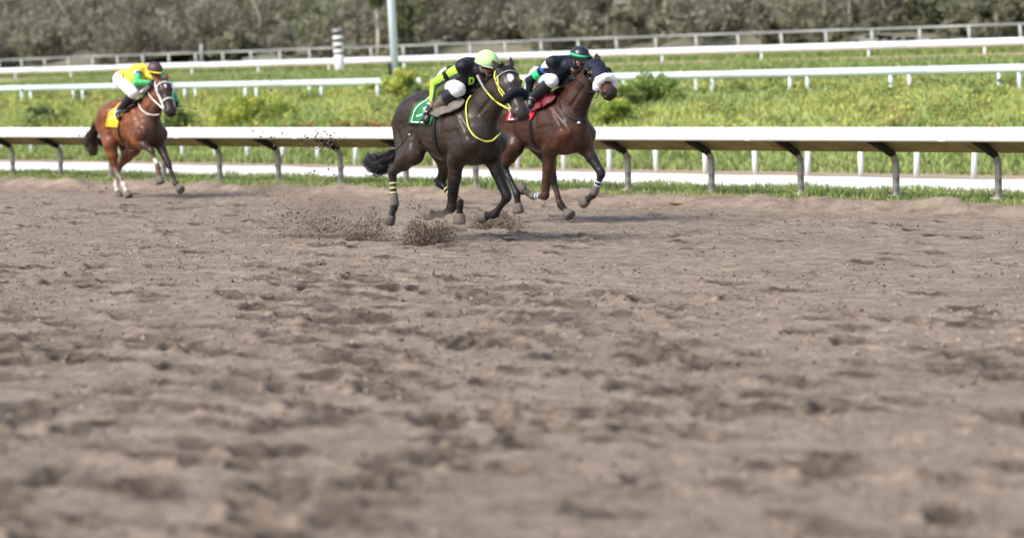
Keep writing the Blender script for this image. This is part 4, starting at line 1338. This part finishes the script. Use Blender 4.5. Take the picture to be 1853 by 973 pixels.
class Rider:
    def __init__(s, hs, label, skin):
        s.h = hs; s.label = label; s.skin = np.array(skin)
    def build(s, hip, chest, sh, elb, wri, knee, ank, toe, head, up, look, hands, paint, breech=(.78, .79, .84), bootc=None, gloves=False):
        """sh, elb, wri, knee, ank, toe: (right, left) pairs"""
        y = A3(0, 1, 0)
        tor = [rc(hip + A3(0, -.075, 0), hip + A3(0, .075, 0), .118, .118, .04, 0), rc(hip, chest, .130, .160, .06, 0, (y, 1.15)), rc(chest + A3(-.02, -.03, .0), chest + A3(-.02, .03, .0), .165, .165, .05, 0),
               rc(sh[0], sh[1], .078, .078, .05, 0), rc(chest * .45 + (sh[0] + sh[1]) * .275, head - up * .09, .085, .058, .04, 0)]
        arms, legs, feet = [], [], []
        for i in (0, 1):
            arms += [rc(sh[i], elb[i], .064, .047, .03, 1 + i), rc(elb[i], wri[i], .047, .031, .02, 1 + i)]
            hj = hip + A3(0, (-.085, .085)[i], -.01)
            legs += [rc(hj, knee[i], .112, .074, .04, 0), rc(knee[i], knee[i] * .85 + ank[i] * .15, .070, .060, .03, 0)]
            feet += [rc(knee[i] * .82 + ank[i] * .18, ank[i], .062, .043, .02, 0), rc(ank[i] - unit(ank[i] - toe[i]) * -.035, toe[i], .043, .032, .02, 0)]
        # head with face
        f = unit(look - up * (look @ up)); sd_ = np.cross(up, f)
        Hh = lambda a, b, c: head + f * a + sd_ * b + up * c
        rot = np.stack([f, sd_, up])
        hp = [el(head, A3(.098, .078, .112), .03, 0, rot), el(Hh(.028, 0, -.055), A3(.066, .058, .070), .03, 0, rot), rc(Hh(.092, 0, -.002), Hh(.112, 0, -.034), .010, .016, .012, 0), rc(Hh(.075, -.018, -.066), Hh(.075, .018, -.066), .014, .014, .012, 1),
              el(Hh(.066, 0, -.105), A3(.024, .026, .018), .015, 0, rot), rc(head - up * .06 - f * .02, head - up * .15 - f * .05, .056, .06, .03, 0)]
        for b in (-1, 1):
            hp += [el(Hh(-.008, .078 * b, -.03), A3(.022, .010, .032), .01, 0, rot), el(Hh(.068, .040 * b, -.040), A3(.025, .022, .02), .02, 0, rot), rc(Hh(.078, .012 * b, .012), Hh(.070, .050 * b, .010), .012, .010, .012, 0), sub(Hh(.094, .032 * b, -.006), A3(.014, .018, .010), .008, rot)]
        V0, Q0 = grow(tor + arms + legs + feet, .016)
        C0 = np.repeat(s.skin[None], len(V0), 0)
        V1, Q1 = grow(hp, .006)
        C1 = paintby(hp, V1, [s.skin, s.skin * np.array([.75, .55, .55])])
        parts = [(V0, Q0, C0), (V1, Q1, C1)]
        hv = []
        for i in (0, 1):
            P_, d_, n_ = wri[i], unit(hands[i][0]), unit(hands[i][1])
            pr = s.hand(P_, d_, n_, i)
            V, Q = grow(pr, .005)
            parts.append((V, Q, np.repeat((np.array([.016, .017, .022]) if gloves else s.skin)[None], len(V), 0)))
        o = 0; VV, QQ, CC = [], [], []
        for V, Q, C in parts:
            VV.append(V); QQ.append(Q + o); CC.append(C); o += len(V)
        s.o = link('person', mesh_arr('person', np.concatenate(VV), np.concatenate(QQ), np.concatenate(CC)), M['skin'])
        s.o.location = s.h.P0; s.o.rotation_euler = (0, 0, -s.h.hd)
        tag(s.o, s.label, 'person', 'jockeys')
        # silks, breeches, boots over the body
        V, Q = grow([dict(p) for p in tor + arms], .010, .013)
        N = vnormals(V, Q); V = V + N * (.016 * n3(V * A3(1, 1, 1.6), 12, 60) + .008 * n3(V, 30, 66))[:, None]
        ids = np.argmin(np.stack([dist(p, V) for p in tor + arms], 1), 1)
        s.silk = link('silks', mesh_arr('silks', V, Q, paint(V, ids, len(tor))), M['silks'], s.o)
        s.silk_bvh = BVHTree.FromPolygons(V.tolist(), Q.tolist())
        bp_ = [tor[0], rc(hip, hip * .6 + chest * .4, .122, .128, .05, 0, (y, 1.1))] + legs
        V, Q = grow(bp_, .010, .014)
        N = vnormals(V, Q); V = V + N * (.014 * n3(V, 11, 70) + .007 * n3(V, 28, 71))[:, None]
        C = np.array(breech)[None] * (1 - .5 * np.clip(n3(V, 10, 72) - .18, 0, 1))[:, None]
        link('breeches', mesh_arr('breeches', V, Q, C), M['breeches'], s.o)
        for i in (0, 1):
            V, Q = grow(feet[2 * i:2 * i + 2], .009, .022)
            t = ((V - knee[i]) @ (ank[i] - knee[i])) / ((ank[i] - knee[i]) @ (ank[i] - knee[i]))
            C = np.repeat(np.array([[.012, .012, .015]]), len(V), 0)
            if bootc is not None: C = bootc(t, C, V)
            link('boot', mesh_arr('boot', V, Q, C), M['boots'], s.o)
            # stirrup iron hanging under the foot
            c = toe[i] * .45 + ank[i] * .55 - up * .0
            ft = unit(toe[i] - ank[i]); sy = unit(np.cross(ft, A3(0, 0, 1))); uz = np.cross(sy, ft)
            mb = MB(); mb.tube([c + sy * .065 * math.sin(a) + uz * (.075 * math.cos(a) + .012) for a in np.linspace(0, 2 * math.pi, 19)], .007, 8); mb.build('stirrup', M['steel'], s.o, True)
        s.head, s.f, s.s, s.u = head, f, sd_, up
    def hand(s, w, d, n, i):
        sd_ = np.cross(n, d) * (1 if i == 0 else -1)   # towards the thumb
        pr = [rc(w - d * .02, w + d * .03, .030, .031, .02), rc(w + d * .03 - sd_ * .022, w + d * .072 - sd_ * .028, .019, .017, .02), rc(w + d * .03 + sd_ * .022, w + d * .078 + sd_ * .026, .020, .017, .02), rc(w + d * .03, w + d * .078, .020, .018, .02)]
        for k, (off, ln) in enumerate([(.030, .92), (.010, 1.0), (-.011, .94), (-.030, .75)]):
            a = w + d * .082 + sd_ * off
            b = a + (d * .030 + n * .020) * ln; c = b + (n * .030 - d * .006) * ln; e = c + (n * .006 - d * .024) * ln
            pr += [rc(a, b, .0105, .0098, .006), rc(b, c, .0098, .009, .004), rc(c, e, .009, .008, .004)]
        a = w + d * .02 + sd_ * .030; b = a + sd_ * .022 + d * .028 + n * .016; c = b + d * .022 + n * .022 - sd_ * .006
        pr += [rc(a, b, .015, .012, .012), rc(b, c, .012, .009, .006)]
        return pr
    def helmet(s, mat, trim, band=None, tilt=0.0, sz=1.0, peak=True):
        f, sd_, up = s.f, s.s, s.u
        ca, sa = math.cos(tilt), math.sin(tilt)
        f, up = f * ca - up * sa, up * ca + f * sa
        c = s.head + up * .028 - f * .004
        n, m = 28, 10
        V = []
        rx, ry, rz = .146 * sz, .128 * sz, .132 * sz
        for i in range(m + 1):
            ph = (math.pi * .56) * i / m
            for j in range(n):
                a = 2 * math.pi * j / n
                cut = 1.0 if i < m - 1 else 1.0
                V.append(c + f * rx * math.sin(ph) * math.cos(a) + sd_ * ry * math.sin(ph) * math.sin(a) + up * (rz * math.cos(ph)))
        q = [[i * n + j, (i + 1) * n + j, (i + 1) * n + (j + 1) % n, i * n + (j + 1) % n] for i in range(m) for j in range(n)]
        o = link('helmet', mesh_arr('helmet', V, np.array(q)), mat, s.o)
        o.modifiers.new('thickness', 'SOLIDIFY').thickness = .012
        last = [V[m * n + j % n] for j in range(n + 1)]
        mb = MB(); mb.tube(last, .009, 8); mb.build('helmet_rim', trim, o, True)
        if band is not None:
            k = m - 2
            P = [np.asarray(V[k * n + j % n]) + unit(np.asarray(V[k * n + j % n]) - c) * .004 for j in range(n + 1)]
            V2 = [p + up * z_ for z_ in (-.016, .016) for p in P]
            qq = [[j, j + 1, n + 1 + j + 1, n + 1 + j] for j in range(n)]
            bo = link('helmet_band', mesh_arr('helmet_band', V2, np.array(qq)), band, o); bo.modifiers.new('thickness', 'SOLIDIFY').thickness = .005
        if peak:
            G = [c + f * (rx * math.cos(a) * (1 + .24 * t * math.cos(a) ** 2)) + sd_ * ry * math.sin(a) * (1 + .03 * t) + up * (rz * math.cos(math.pi * .56) - .014 * t) for t in (0, .5, 1) for a in np.linspace(-1.1, 1.1, 13)]
            qq = [[i * 13 + j, i * 13 + j + 1, (i + 1) * 13 + j + 1, (i + 1) * 13 + j] for i in range(2) for j in range(12)]
            po = link('helmet_peak', mesh_arr('helmet_peak', G, np.array(qq)), trim, o); po.modifiers.new('thickness', 'SOLIDIFY').thickness = .006
        for sg in (-1, 1):
            mb = MB(); mb.tube([s.head + s.s * .088 * sg + s.u * .0, s.head + s.s * .080 * sg - s.u * .07 + s.f * .02, s.head + s.s * .02 * sg - s.u * .125 + s.f * .055], .008, 6); mb.build('chin_strap', trim, o, True)
        return o
    def goggles(s, frame):
        f, sd_, up = s.f, s.s, s.u
        V = []
        for z_ in (-.026, 0, .024):
            for a in np.linspace(-1.15, 1.15, 15):
                V.append(s.head + f * (.112 * math.cos(a)) + sd_ * .098 * math.sin(a) + up * (-.004 + z_))
        q = [[i * 15 + j, i * 15 + j + 1, (i + 1) * 15 + j + 1, (i + 1) * 15 + j] for i in range(2) for j in range(14)]
        o = link('goggles', mesh_arr('goggles', V, np.array(q)), M['lens'], s.o); o.modifiers.new('thickness', 'SOLIDIFY').thickness = .006
        for r in (0, 2):
            mb = MB(); mb.tube(V[r * 15:(r + 1) * 15], .007, 6); mb.build('goggle_frame', frame, o, True)

def whip(h, a, b, label, r=.008):
    a, b = np.asarray(a), np.asarray(b)
    mid = (a + b) / 2 + A3(0, 0, .01)
    root = empty('riding_whip', h.P0, -h.hd); tag(root, label, 'whip', 'riding whips')
    d = unit(b - a)
    mb = MB(); mb.tube([a - d * .10, a, a + d * .10], [r * 1.5, r * 1.6, r * 1.3], 10); mb.build('grip', M['black_web'], root, True)
    mb = MB(); mb.tube([a + d * .10, mid, b - d * .10], [r * .9, r * .7, r * .5], 8); mb.build('shaft', M['black_web'], root, True)
    c = a * .55 + b * .45
    mb = MB(); mb.sphere(c, r * 1.5, 8, 6); mb.build('collar', M['white_paint'], root, True)
    mb = MB(); mb.tube([b - d * .10, b - d * .04, b], [r * .6, r * 1.5, r * .8], 8, flat=.4); mb.build('popper', M['black_web'], root, True)

def along(V, a, b):
    return ((V - a) @ (b - a)) / ((b - a) @ (b - a))

# --- rider in black and lime
L = h1.L
S1 = (L(838, 121, -.17), L(838, 121, -.17) * A3(1, -1, 1) + A3(.03, 0, 0)); E1 = (L(788, 150, -.29), A3(.22, .27, 1.80)); W1 = (L(783, 181, -.31), A3(.40, .10, 1.90))
def paint1(V, ids, nt):
    C = np.repeat(np.array([[.010, .011, .016]]), len(V), 0)
    arm = ids >= nt
    lime, grey = np.array([.42, .78, .07]), np.array([.09, .095, .11])
    for i in (0, 1):
        a = arm & ((ids - nt) // 2 == i)
        up_ = ids[:] == nt + 2 * i
        ax = np.where(up_[:, None], E1[i] - S1[i], W1[i] - E1[i]); base = np.where(up_[:, None], S1[i], E1[i])
        ax = ax / np.linalg.norm(ax, axis=1)[:, None]
        r = V - base; r = r - (r * ax).sum(1)[:, None] * ax; r /= np.linalg.norm(r, axis=1)[:, None] + 1e-9
        ref = np.cross(ax, np.array([.64 * .2, 1.0, 0.0])); ref /= np.linalg.norm(ref, axis=1)[:, None] + 1e-9
        ang = np.arctan2((r * np.cross(ax, ref)).sum(1), (r * ref).sum(1))
        st = (np.sin(ang * 3 + 0.5) > .5)
        c = np.where(st[:, None], grey, lime)
        t = along(V, S1[i], E1[i])
        band = up_ & (t > .46) & (t < .62)
        top_ = up_ & (t < .04)
        c = np.where((band | top_)[:, None], np.array([.010, .011, .016]), c)
        C = np.where(a[:, None], c, C)
    return C
j1 = Rider(h1, 'rider in black and lime striped sleeves with pale green helmet, on the dark brown horse', (.30, .165, .12))
def boot1(t, C, V):
    m = (t > .42) & (t < .85)
    return np.where(m[:, None], np.array([.11, .095, .075]), C)
j1.build(hip=L(822, 143, 0), chest=L(852, 133, 0), sh=S1, elb=E1, wri=W1, knee=(L(828, 162, -.21), A3(.12, .21, 1.77)), ank=(L(779, 203, -.28), A3(-.27, .28, 1.53)), toe=(L(768, 214, -.30) + A3(.10, -.04, -.02), A3(-.20, .31, 1.44)),
         head=L(880.5, 116, -.02), up=unit(A3(.34, 0, .94)), look=unit(A3(.9, 0, -.35)), hands=((A3(-.10, -.05, -1), A3(.75, .5, -.1)), (A3(.9, -.1, -.2), A3(0, -.4, -.9))), paint=paint1, bootc=boot1)
j1.helmet(M['shell_lime'], M['trim_grey'], None, tilt=-.05, sz=1.02)
j1.goggles(M['black_web'])
# the letter D on the chest
def letter_d(r, hs, px, py, hgt):
    cl = hs.camlocal()
    def hit(x, y):
        d = hs.dirl(x, y); q = r.silk_bvh.ray_cast(Vector(cl), Vector(d), 100)
        return np.array(q[0]) + np.array(q[1]) * .007 if q[0] is not None else None
    hw = hgt * .40; e = hgt * .5
    outer = [(-hw, -e), (hw * .4, -e), (hw * .95, -e * .6), (hw, 0), (hw * .95, e * .6), (hw * .4, e), (-hw, e), (-hw, 0)]
    inner = [(-hw * .35, -e * .5), (hw * .15, -e * .5), (hw * .33, -e * .3), (hw * .36, 0), (hw * .33, e * .3), (hw * .15, e * .5), (-hw * .35, e * .5), (-hw * .35, 0)]
    V = []
    for (x, y) in outer + inner:
        p = hit(px + x + y * -.08, py + y)
        if p is None: return
        V.append(p)
    q = [[i, (i + 1) % 8, 8 + (i + 1) % 8, 8 + i] for i in range(8)]
    o = link('chest_letter', mesh_arr('chest_letter', V, np.array(q), smooth=False), M['lime'], r.silk)
    o.modifiers.new('thickness', 'SOLIDIFY').thickness = .003
letter_d(j1, h1, 853, 146, 12.5)
whip(h1, L(773, 205, -.36), L(703, 290, -.42), 'thin black whip held down behind the rider in black and lime')

# --- rider in black
L = h2.L
S2 = (L(1000, 114, -.17), L(1000, 114, -.17) * A3(1, -1, 1) + A3(.03, 0, 0)); E2 = (L(959, 146, -.29), A3(.24, .27, 1.90)); W2 = (L(957, 174, -.30), A3(.46, .10, 1.99))
def paint2(V, ids, nt):
    C = np.repeat(np.array([[.010, .012, .020]]), len(V), 0)
    for i in (0, 1):
        a = ids == nt + 2 * i
        t = along(V, S2[i], E2[i])
        C = np.where((a & (t > .56) & (t < .78))[:, None], np.array([.03, .60, .20]), C)
        C = np.where((a & (t > .34) & (t < .42))[:, None], np.array([.03, .12, .55]), C)
        C = np.where((a & (t > .12) & (t < .34) & (V[:, 2] > (S2[i] + (E2[i] - S2[i]) * .25)[2] - .01))[:, None], np.array([.62, .64, .68]), C)
    return C
j2 = Rider(h2, 'rider in black silks with green arm band and black helmet, on the bay horse', (.26, .15, .11))
j2.build(hip=L(984, 138, 0), chest=L(1014, 128, 0), sh=S2, elb=E2, wri=W2, knee=(L(998, 147, -.21), A3(.12, .21, 1.88)), ank=(L(962, 178, -.28), A3(-.2, .28, 1.66)), toe=(L(955, 188, -.30) + A3(.09, -.03, -.02), A3(-.12, .31, 1.57)),
         head=L(1049, 106, -.02), up=unit(A3(.30, 0, .95)), look=unit(A3(.92, 0, -.3)), hands=((A3(-.05, -.05, -1), A3(.75, .5, -.1)), (A3(.9, -.1, -.2), A3(0, -.4, -.9))), paint=paint2)
j2.helmet(M['shell_black'], M['black_web'], M['trim_green'], tilt=-.05, sz=1.0)
j2.goggles(M['white_web'])

# --- rider in yellow and green
L = h3.L
S3 = (L(250, 129, -.17), L(250, 129, -.17) * A3(1, -1, 1) + A3(.03, 0, 0)); E3 = (L(248, 150, -.28), A3(.42, .34, 1.98)); W3 = (L(270, 150, -.14), L(320, 184, .28))
L3 = h3.L
def paint3(V, ids, nt):
    C = np.repeat(np.array([[.78, .62, .07]]), len(V), 0)
    t = along(V, L3(226, 143, 0), L3(254, 135, 0))
    C = np.where(((t > .42) & (t < .52) & (ids < nt))[:, None], np.array([.012, .012, .015]), C)
    arm = ids >= nt
    C = np.where(arm[:, None], np.array([.075, .50, .17]), C)
    for i in (0, 1):
        t = along(V, S3[i], E3[i]); a = ids == nt + 2 * i
        C = np.where((a & (t > .05) & (t < .42))[:, None], np.array([.06, .12, .28]), C)
        C = np.where((a & (t > .10) & (t < .34) & (V[:, 0] < S3[i][0] + .06))[:, None], np.array([.75, .77, .80]), C)
    return C
def boot3(t, C, V):
    m = t > .93
    return np.where((m & (V[:, 0] < -.20))[:, None], np.array([.68, .68, .70]), C)
j3 = Rider(h3, 'rider in yellow and green silks with maroon helmet, on the chestnut horse', (.20, .11, .08))
j3.build(hip=L(226, 143, 0), chest=L(254, 135, 0), sh=S3, elb=E3, wri=W3, knee=(L(241, 169, -.21), A3(.08, .21, 1.84)), ank=(L(215, 203, -.27), A3(-.22, .27, 1.55)), toe=(L(211, 211, -.29) + A3(.14, -.03, -.02), A3(-.1, .30, 1.47)),
         head=L(280, 129, -.02), up=unit(A3(.26, 0, .96)), look=unit(A3(.92, 0, -.3)), hands=((A3(1, .15, -.05), A3(0, .5, -.85)), (A3(.5, -.2, -.85), A3(-.3, -.95, 0))), paint=paint3, bootc=boot3, gloves=True)
j3.helmet(M['shell_maroon'], M['trim_yellow'], None, tilt=-.05, sz=1.0)
j3.goggles(M['black_web'])
whip(h3, L(322, 192, .28), L(357, 198, .30), 'short whip held out to the right by the rider in yellow and green')
# ------------------------------------------------------------------ thrown and loose dirt
M['clod'] = vcol('clods', 0.95, 0.3, 40.0, 0.15)
OCT = np.array([[1, 0, 0], [-1, 0, 0], [0, 1, 0], [0, -1, 0], [0, 0, 1], [0, 0, -1]], float)
OCTF = np.array([[0, 2, 4], [2, 1, 4], [1, 3, 4], [3, 0, 4], [2, 0, 5], [1, 2, 5], [3, 1, 5], [0, 3, 5]])
TET = np.array([[1, 1, 1], [-1, -1, 1], [-1, 1, -1], [1, -1, -1]], float) * .75
TETF = np.array([[0, 1, 3], [0, 2, 1], [0, 3, 2], [1, 2, 3]])
def grains(name, C, size, cols, label, cat, g, kind='stuff', low=False):
    n = len(C)
    OC, OF = (TET, TETF) if low else (OCT, OCTF)
    m = len(OC)
    B = OC[None] * (0.55 + 0.9 * g.random((n, m, 1)))
    q = g.normal(size=(n, 4)); q /= np.linalg.norm(q, axis=1)[:, None]
    w, x, y, z = q.T
    Rm = np.stack([1 - 2 * (y * y + z * z), 2 * (x * y - z * w), 2 * (x * z + y * w), 2 * (x * y + z * w), 1 - 2 * (x * x + z * z), 2 * (y * z - x * w), 2 * (x * z - y * w), 2 * (y * z + x * w), 1 - 2 * (x * x + y * y)], 1).reshape(n, 3, 3)
    V = np.einsum('nij,nkj->nki', Rm, B) * size[:, None, None] + C[:, None, :]
    f = (np.arange(n)[:, None, None] * m + OF[None]).reshape(-1, 3)
    o = link(name, mesh_arr(name, V.reshape(-1, 3), f, np.repeat(cols, m, 0), False), M['clod'])
    return tag(o, label, cat, kind=kind)
def gpt(px, py):
    d = ray(px, py); t = CAMH / -d[2]
    return A3(0, 0, CAMH) + t * d
DK, LT = np.array([.090, .066, .050]), np.array([.26, .20, .155])
def splash(label, base, wpx, hpx, n, smin, smax, seed, depth=.28, lobes=((0, 1.0, 1.0),), lt=.3, up=0.0, name='dirt_splash'):
    """base: pixel where it leaves the ground; wpx, hpx: half width and height in pixels"""
    g = np.random.default_rng(seed)
    b = gpt(*base); s = F / b[1]
    out = []
    for (ox, wt, hs) in lobes:
        k = int(n * wt / sum(l[1] for l in lobes))
        u = g.normal(size=k) * .42; v = g.normal(size=k) * .42
        hmax = hpx / s * hs * np.exp(-1.1 * u * u)
        zz = hmax * g.random(k) ** 1.35 * (1 + .25 * np.abs(g.normal(size=k)))
        out.append(np.stack([b[0] + (ox + u * wpx) / s, b[1] + v * depth, up + .005 + zz], 1))
    C = np.concatenate(out); k = len(C)
    size = smin + (smax - smin) * g.random(k) ** 3.0 * (1 + 1.6 * (g.random(k) < .03))
    m = (g.random((k, 1)) < lt)
    cols = np.where(m, LT, DK) * (.6 + .8 * g.random((k, 1)))
    grains(name, C, size, cols, label, 'flying dirt', g)
splash('dense dark burst of flying dirt in front of the dark brown horse', (772, 443), 38, 38, 8500, .002, .0095, 1, .22, ((-14, 1.1, 1.0), (24, .9, .85)), .35)
splash('spray of dark clods below the lifted hind hoof of the dark brown horse', (672, 436), 38, 46, 3000, .0018, .010, 2, .3, ((6, 1, 1.0), (-26, .4, .7)), .3)
splash('low heap of thrown dirt under the forelegs between the two leading horses', (896, 416), 42, 28, 5000, .002, .011, 3, .25, ((12, 1, 1.0), (-20, .7, .7)), .55)
splash('wide thin spray of dirt trailing behind the dark brown horse', (570, 430), 110, 75, 7000, .0013, .008, 4, .5, ((20, 1, .8), (-60, .5, 1.0)), .35)
# fine dust hanging over the thrown dirt
def dust(px, py, w, d, h, dens, seed):
    b = gpt(px, py)
    m = bpy.data.materials.new('dust'); m.use_nodes = True
    nt = m.node_tree; nt.nodes.clear()
    out = nt.nodes.new('ShaderNodeOutputMaterial'); pv = nt.nodes.new('ShaderNodeVolumePrincipled')
    pv.inputs['Color'].default_value = (0.60, 0.46, 0.34, 1)
    tc = nt.nodes.new('ShaderNodeTexCoord')
    n = nt.nodes.new('ShaderNodeTexNoise'); n.inputs['Scale'].default_value = 2.2; n.inputs['Detail'].default_value = 4
    nt.links.new(tc.outputs['Object'], n.inputs['Vector'])
    ln = nt.nodes.new('ShaderNodeVectorMath'); ln.operation = 'LENGTH'; nt.links.new(tc.outputs['Object'], ln.inputs[0])
    fo = nt.nodes.new('ShaderNodeMapRange'); fo.inputs[1].default_value = 1.0; fo.inputs[2].default_value = 0.1; fo.inputs[3].default_value = 0.0; fo.inputs[4].default_value = 1.0
    nt.links.new(ln.outputs['Value'], fo.inputs[0])
    mr = nt.nodes.new('ShaderNodeMapRange'); mr.inputs[1].default_value = .40; mr.inputs[2].default_value = .70; mr.inputs[3].default_value = 0; mr.inputs[4].default_value = dens
    nt.links.new(n.outputs[0], mr.inputs[0])
    mu = nt.nodes.new('ShaderNodeMath'); mu.operation = 'MULTIPLY'
    nt.links.new(fo.outputs[0], mu.inputs[0]); nt.links.new(mr.outputs[0], mu.inputs[1]); nt.links.new(mu.outputs[0], pv.inputs['Density'])
    nt.links.new(pv.outputs[0], out.inputs['Volume'])
    mb = MB(); mb.sphere((0, 0, 0), 1.0, 20, 14); o = mb.build('dust_cloud', m, None, True)
    o.location = (b[0], b[1], h * .82); o.scale = (w, d, h)
    tag(o, 'thin brown dust drifting behind the hind legs of the dark brown horse' if seed == 1 else 'thin brown dust above the dense burst of dirt', 'dust', kind='stuff')
dust(585, 428, .85, .5, .42, 4.2, 1)
dust(785, 440, .45, .3, .26, 4.5, 2)
def bits(label, depth, boxes, seed, smin=.004, smax=.017):
    g = np.random.default_rng(seed); C = []
    for (x0, y0, x1, y1, n) in boxes:
        for i in range(n):
            u = np.clip(.5 + .27 * g.normal(), 0, 1); v = np.clip(.5 + .27 * g.normal(), 0, 1)
            d = ray(x0 + (x1 - x0) * u, y0 + (y1 - y0) * v)
            C.append(A3(0, 0, CAMH) + d * (depth + .35 * g.normal()))
    C = np.array(C); k = len(C)
    grains('flying_clods', C, smin + (smax - smin) * g.random(k) ** 2, np.where(g.random((k, 1)) < .15, LT, DK) * (.6 + .8 * g.random((k, 1))), label, 'flying dirt', g)
bits('clods hanging in the air before the rail behind the dark brown horse', 32.5, [(545, 236, 625, 272, 190), (470, 236, 520, 300, 40), (430, 230, 510, 250, 14), (545, 270, 640, 345, 90), (485, 355, 560, 420, 70), (735, 364, 770, 388, 40), (480, 110, 505, 190, 22), (560, 395, 640, 432, 110)], 11)
bits('small clods in the air around the legs of the chestnut horse', 44, [(15, 335, 100, 400, 22), (160, 330, 200, 356, 10), (305, 370, 335, 395, 10), (215, 250, 240, 300, 26), (30, 130, 50, 190, 6), (140, 232, 165, 250, 6)], 12, .006, .022)
# loose crumbs lying on the track
def crumbs():
    g = np.random.default_rng(31)
    n = 75000
    y = 9 + 41 * g.random(n) ** .75
    x = -0.14 * y - 1 + (0.42 * y + 2) * g.random(n)
    q = toq(x, y)
    d = fbm(x / 1.3, y / 1.3, 3, 301) + .35 + .25 * (q < -12)
    ok = (q < -1.0) & (g.random(n) < d * 1.1)
    x, y, q = x[ok], y[ok], q[ok]; k = len(x)
    dep = bpy.context.evaluated_depsgraph_get()
    tr = bpy.data.objects['dirt_track']
    me = tr.data
    co = np.empty(len(me.vertices) * 3, np.float32); me.vertices.foreach_get('co', co); co = co.reshape(-1, 3)
    # height from the nearest surface point, looked up on a coarse hash of the track mesh
    cell = .06
    key = (np.floor(co[:, 0] / cell).astype(np.int64) + 4000) * 100000 + np.floor(co[:, 1] / cell).astype(np.int64)
    od = np.argsort(key); ks = key[od]
    kk = (np.floor(x / cell).astype(np.int64) + 4000) * 100000 + np.floor(y / cell).astype(np.int64)
    pos = np.clip(np.searchsorted(ks, kk), 0, len(ks) - 1)
    hit = ks[pos] == kk
    x, y, pos = x[hit], y[hit], pos[hit]; k = len(x)
    z = co[od[pos], 2]
    size = .004 + .013 * g.random(k) ** 3.0
    cols = np.where(g.random((k, 1)) < .8, np.array([.24, .19, .148]), np.array([.13, .10, .08])) * (.7 + .6 * g.random((k, 1)))
    grains('loose_crumbs', np.stack([x, y, z + size * .3], 1), size, cols, 'loose crumbs of dirt lying over the whole track', 'dirt', g, low=True)
crumbs()
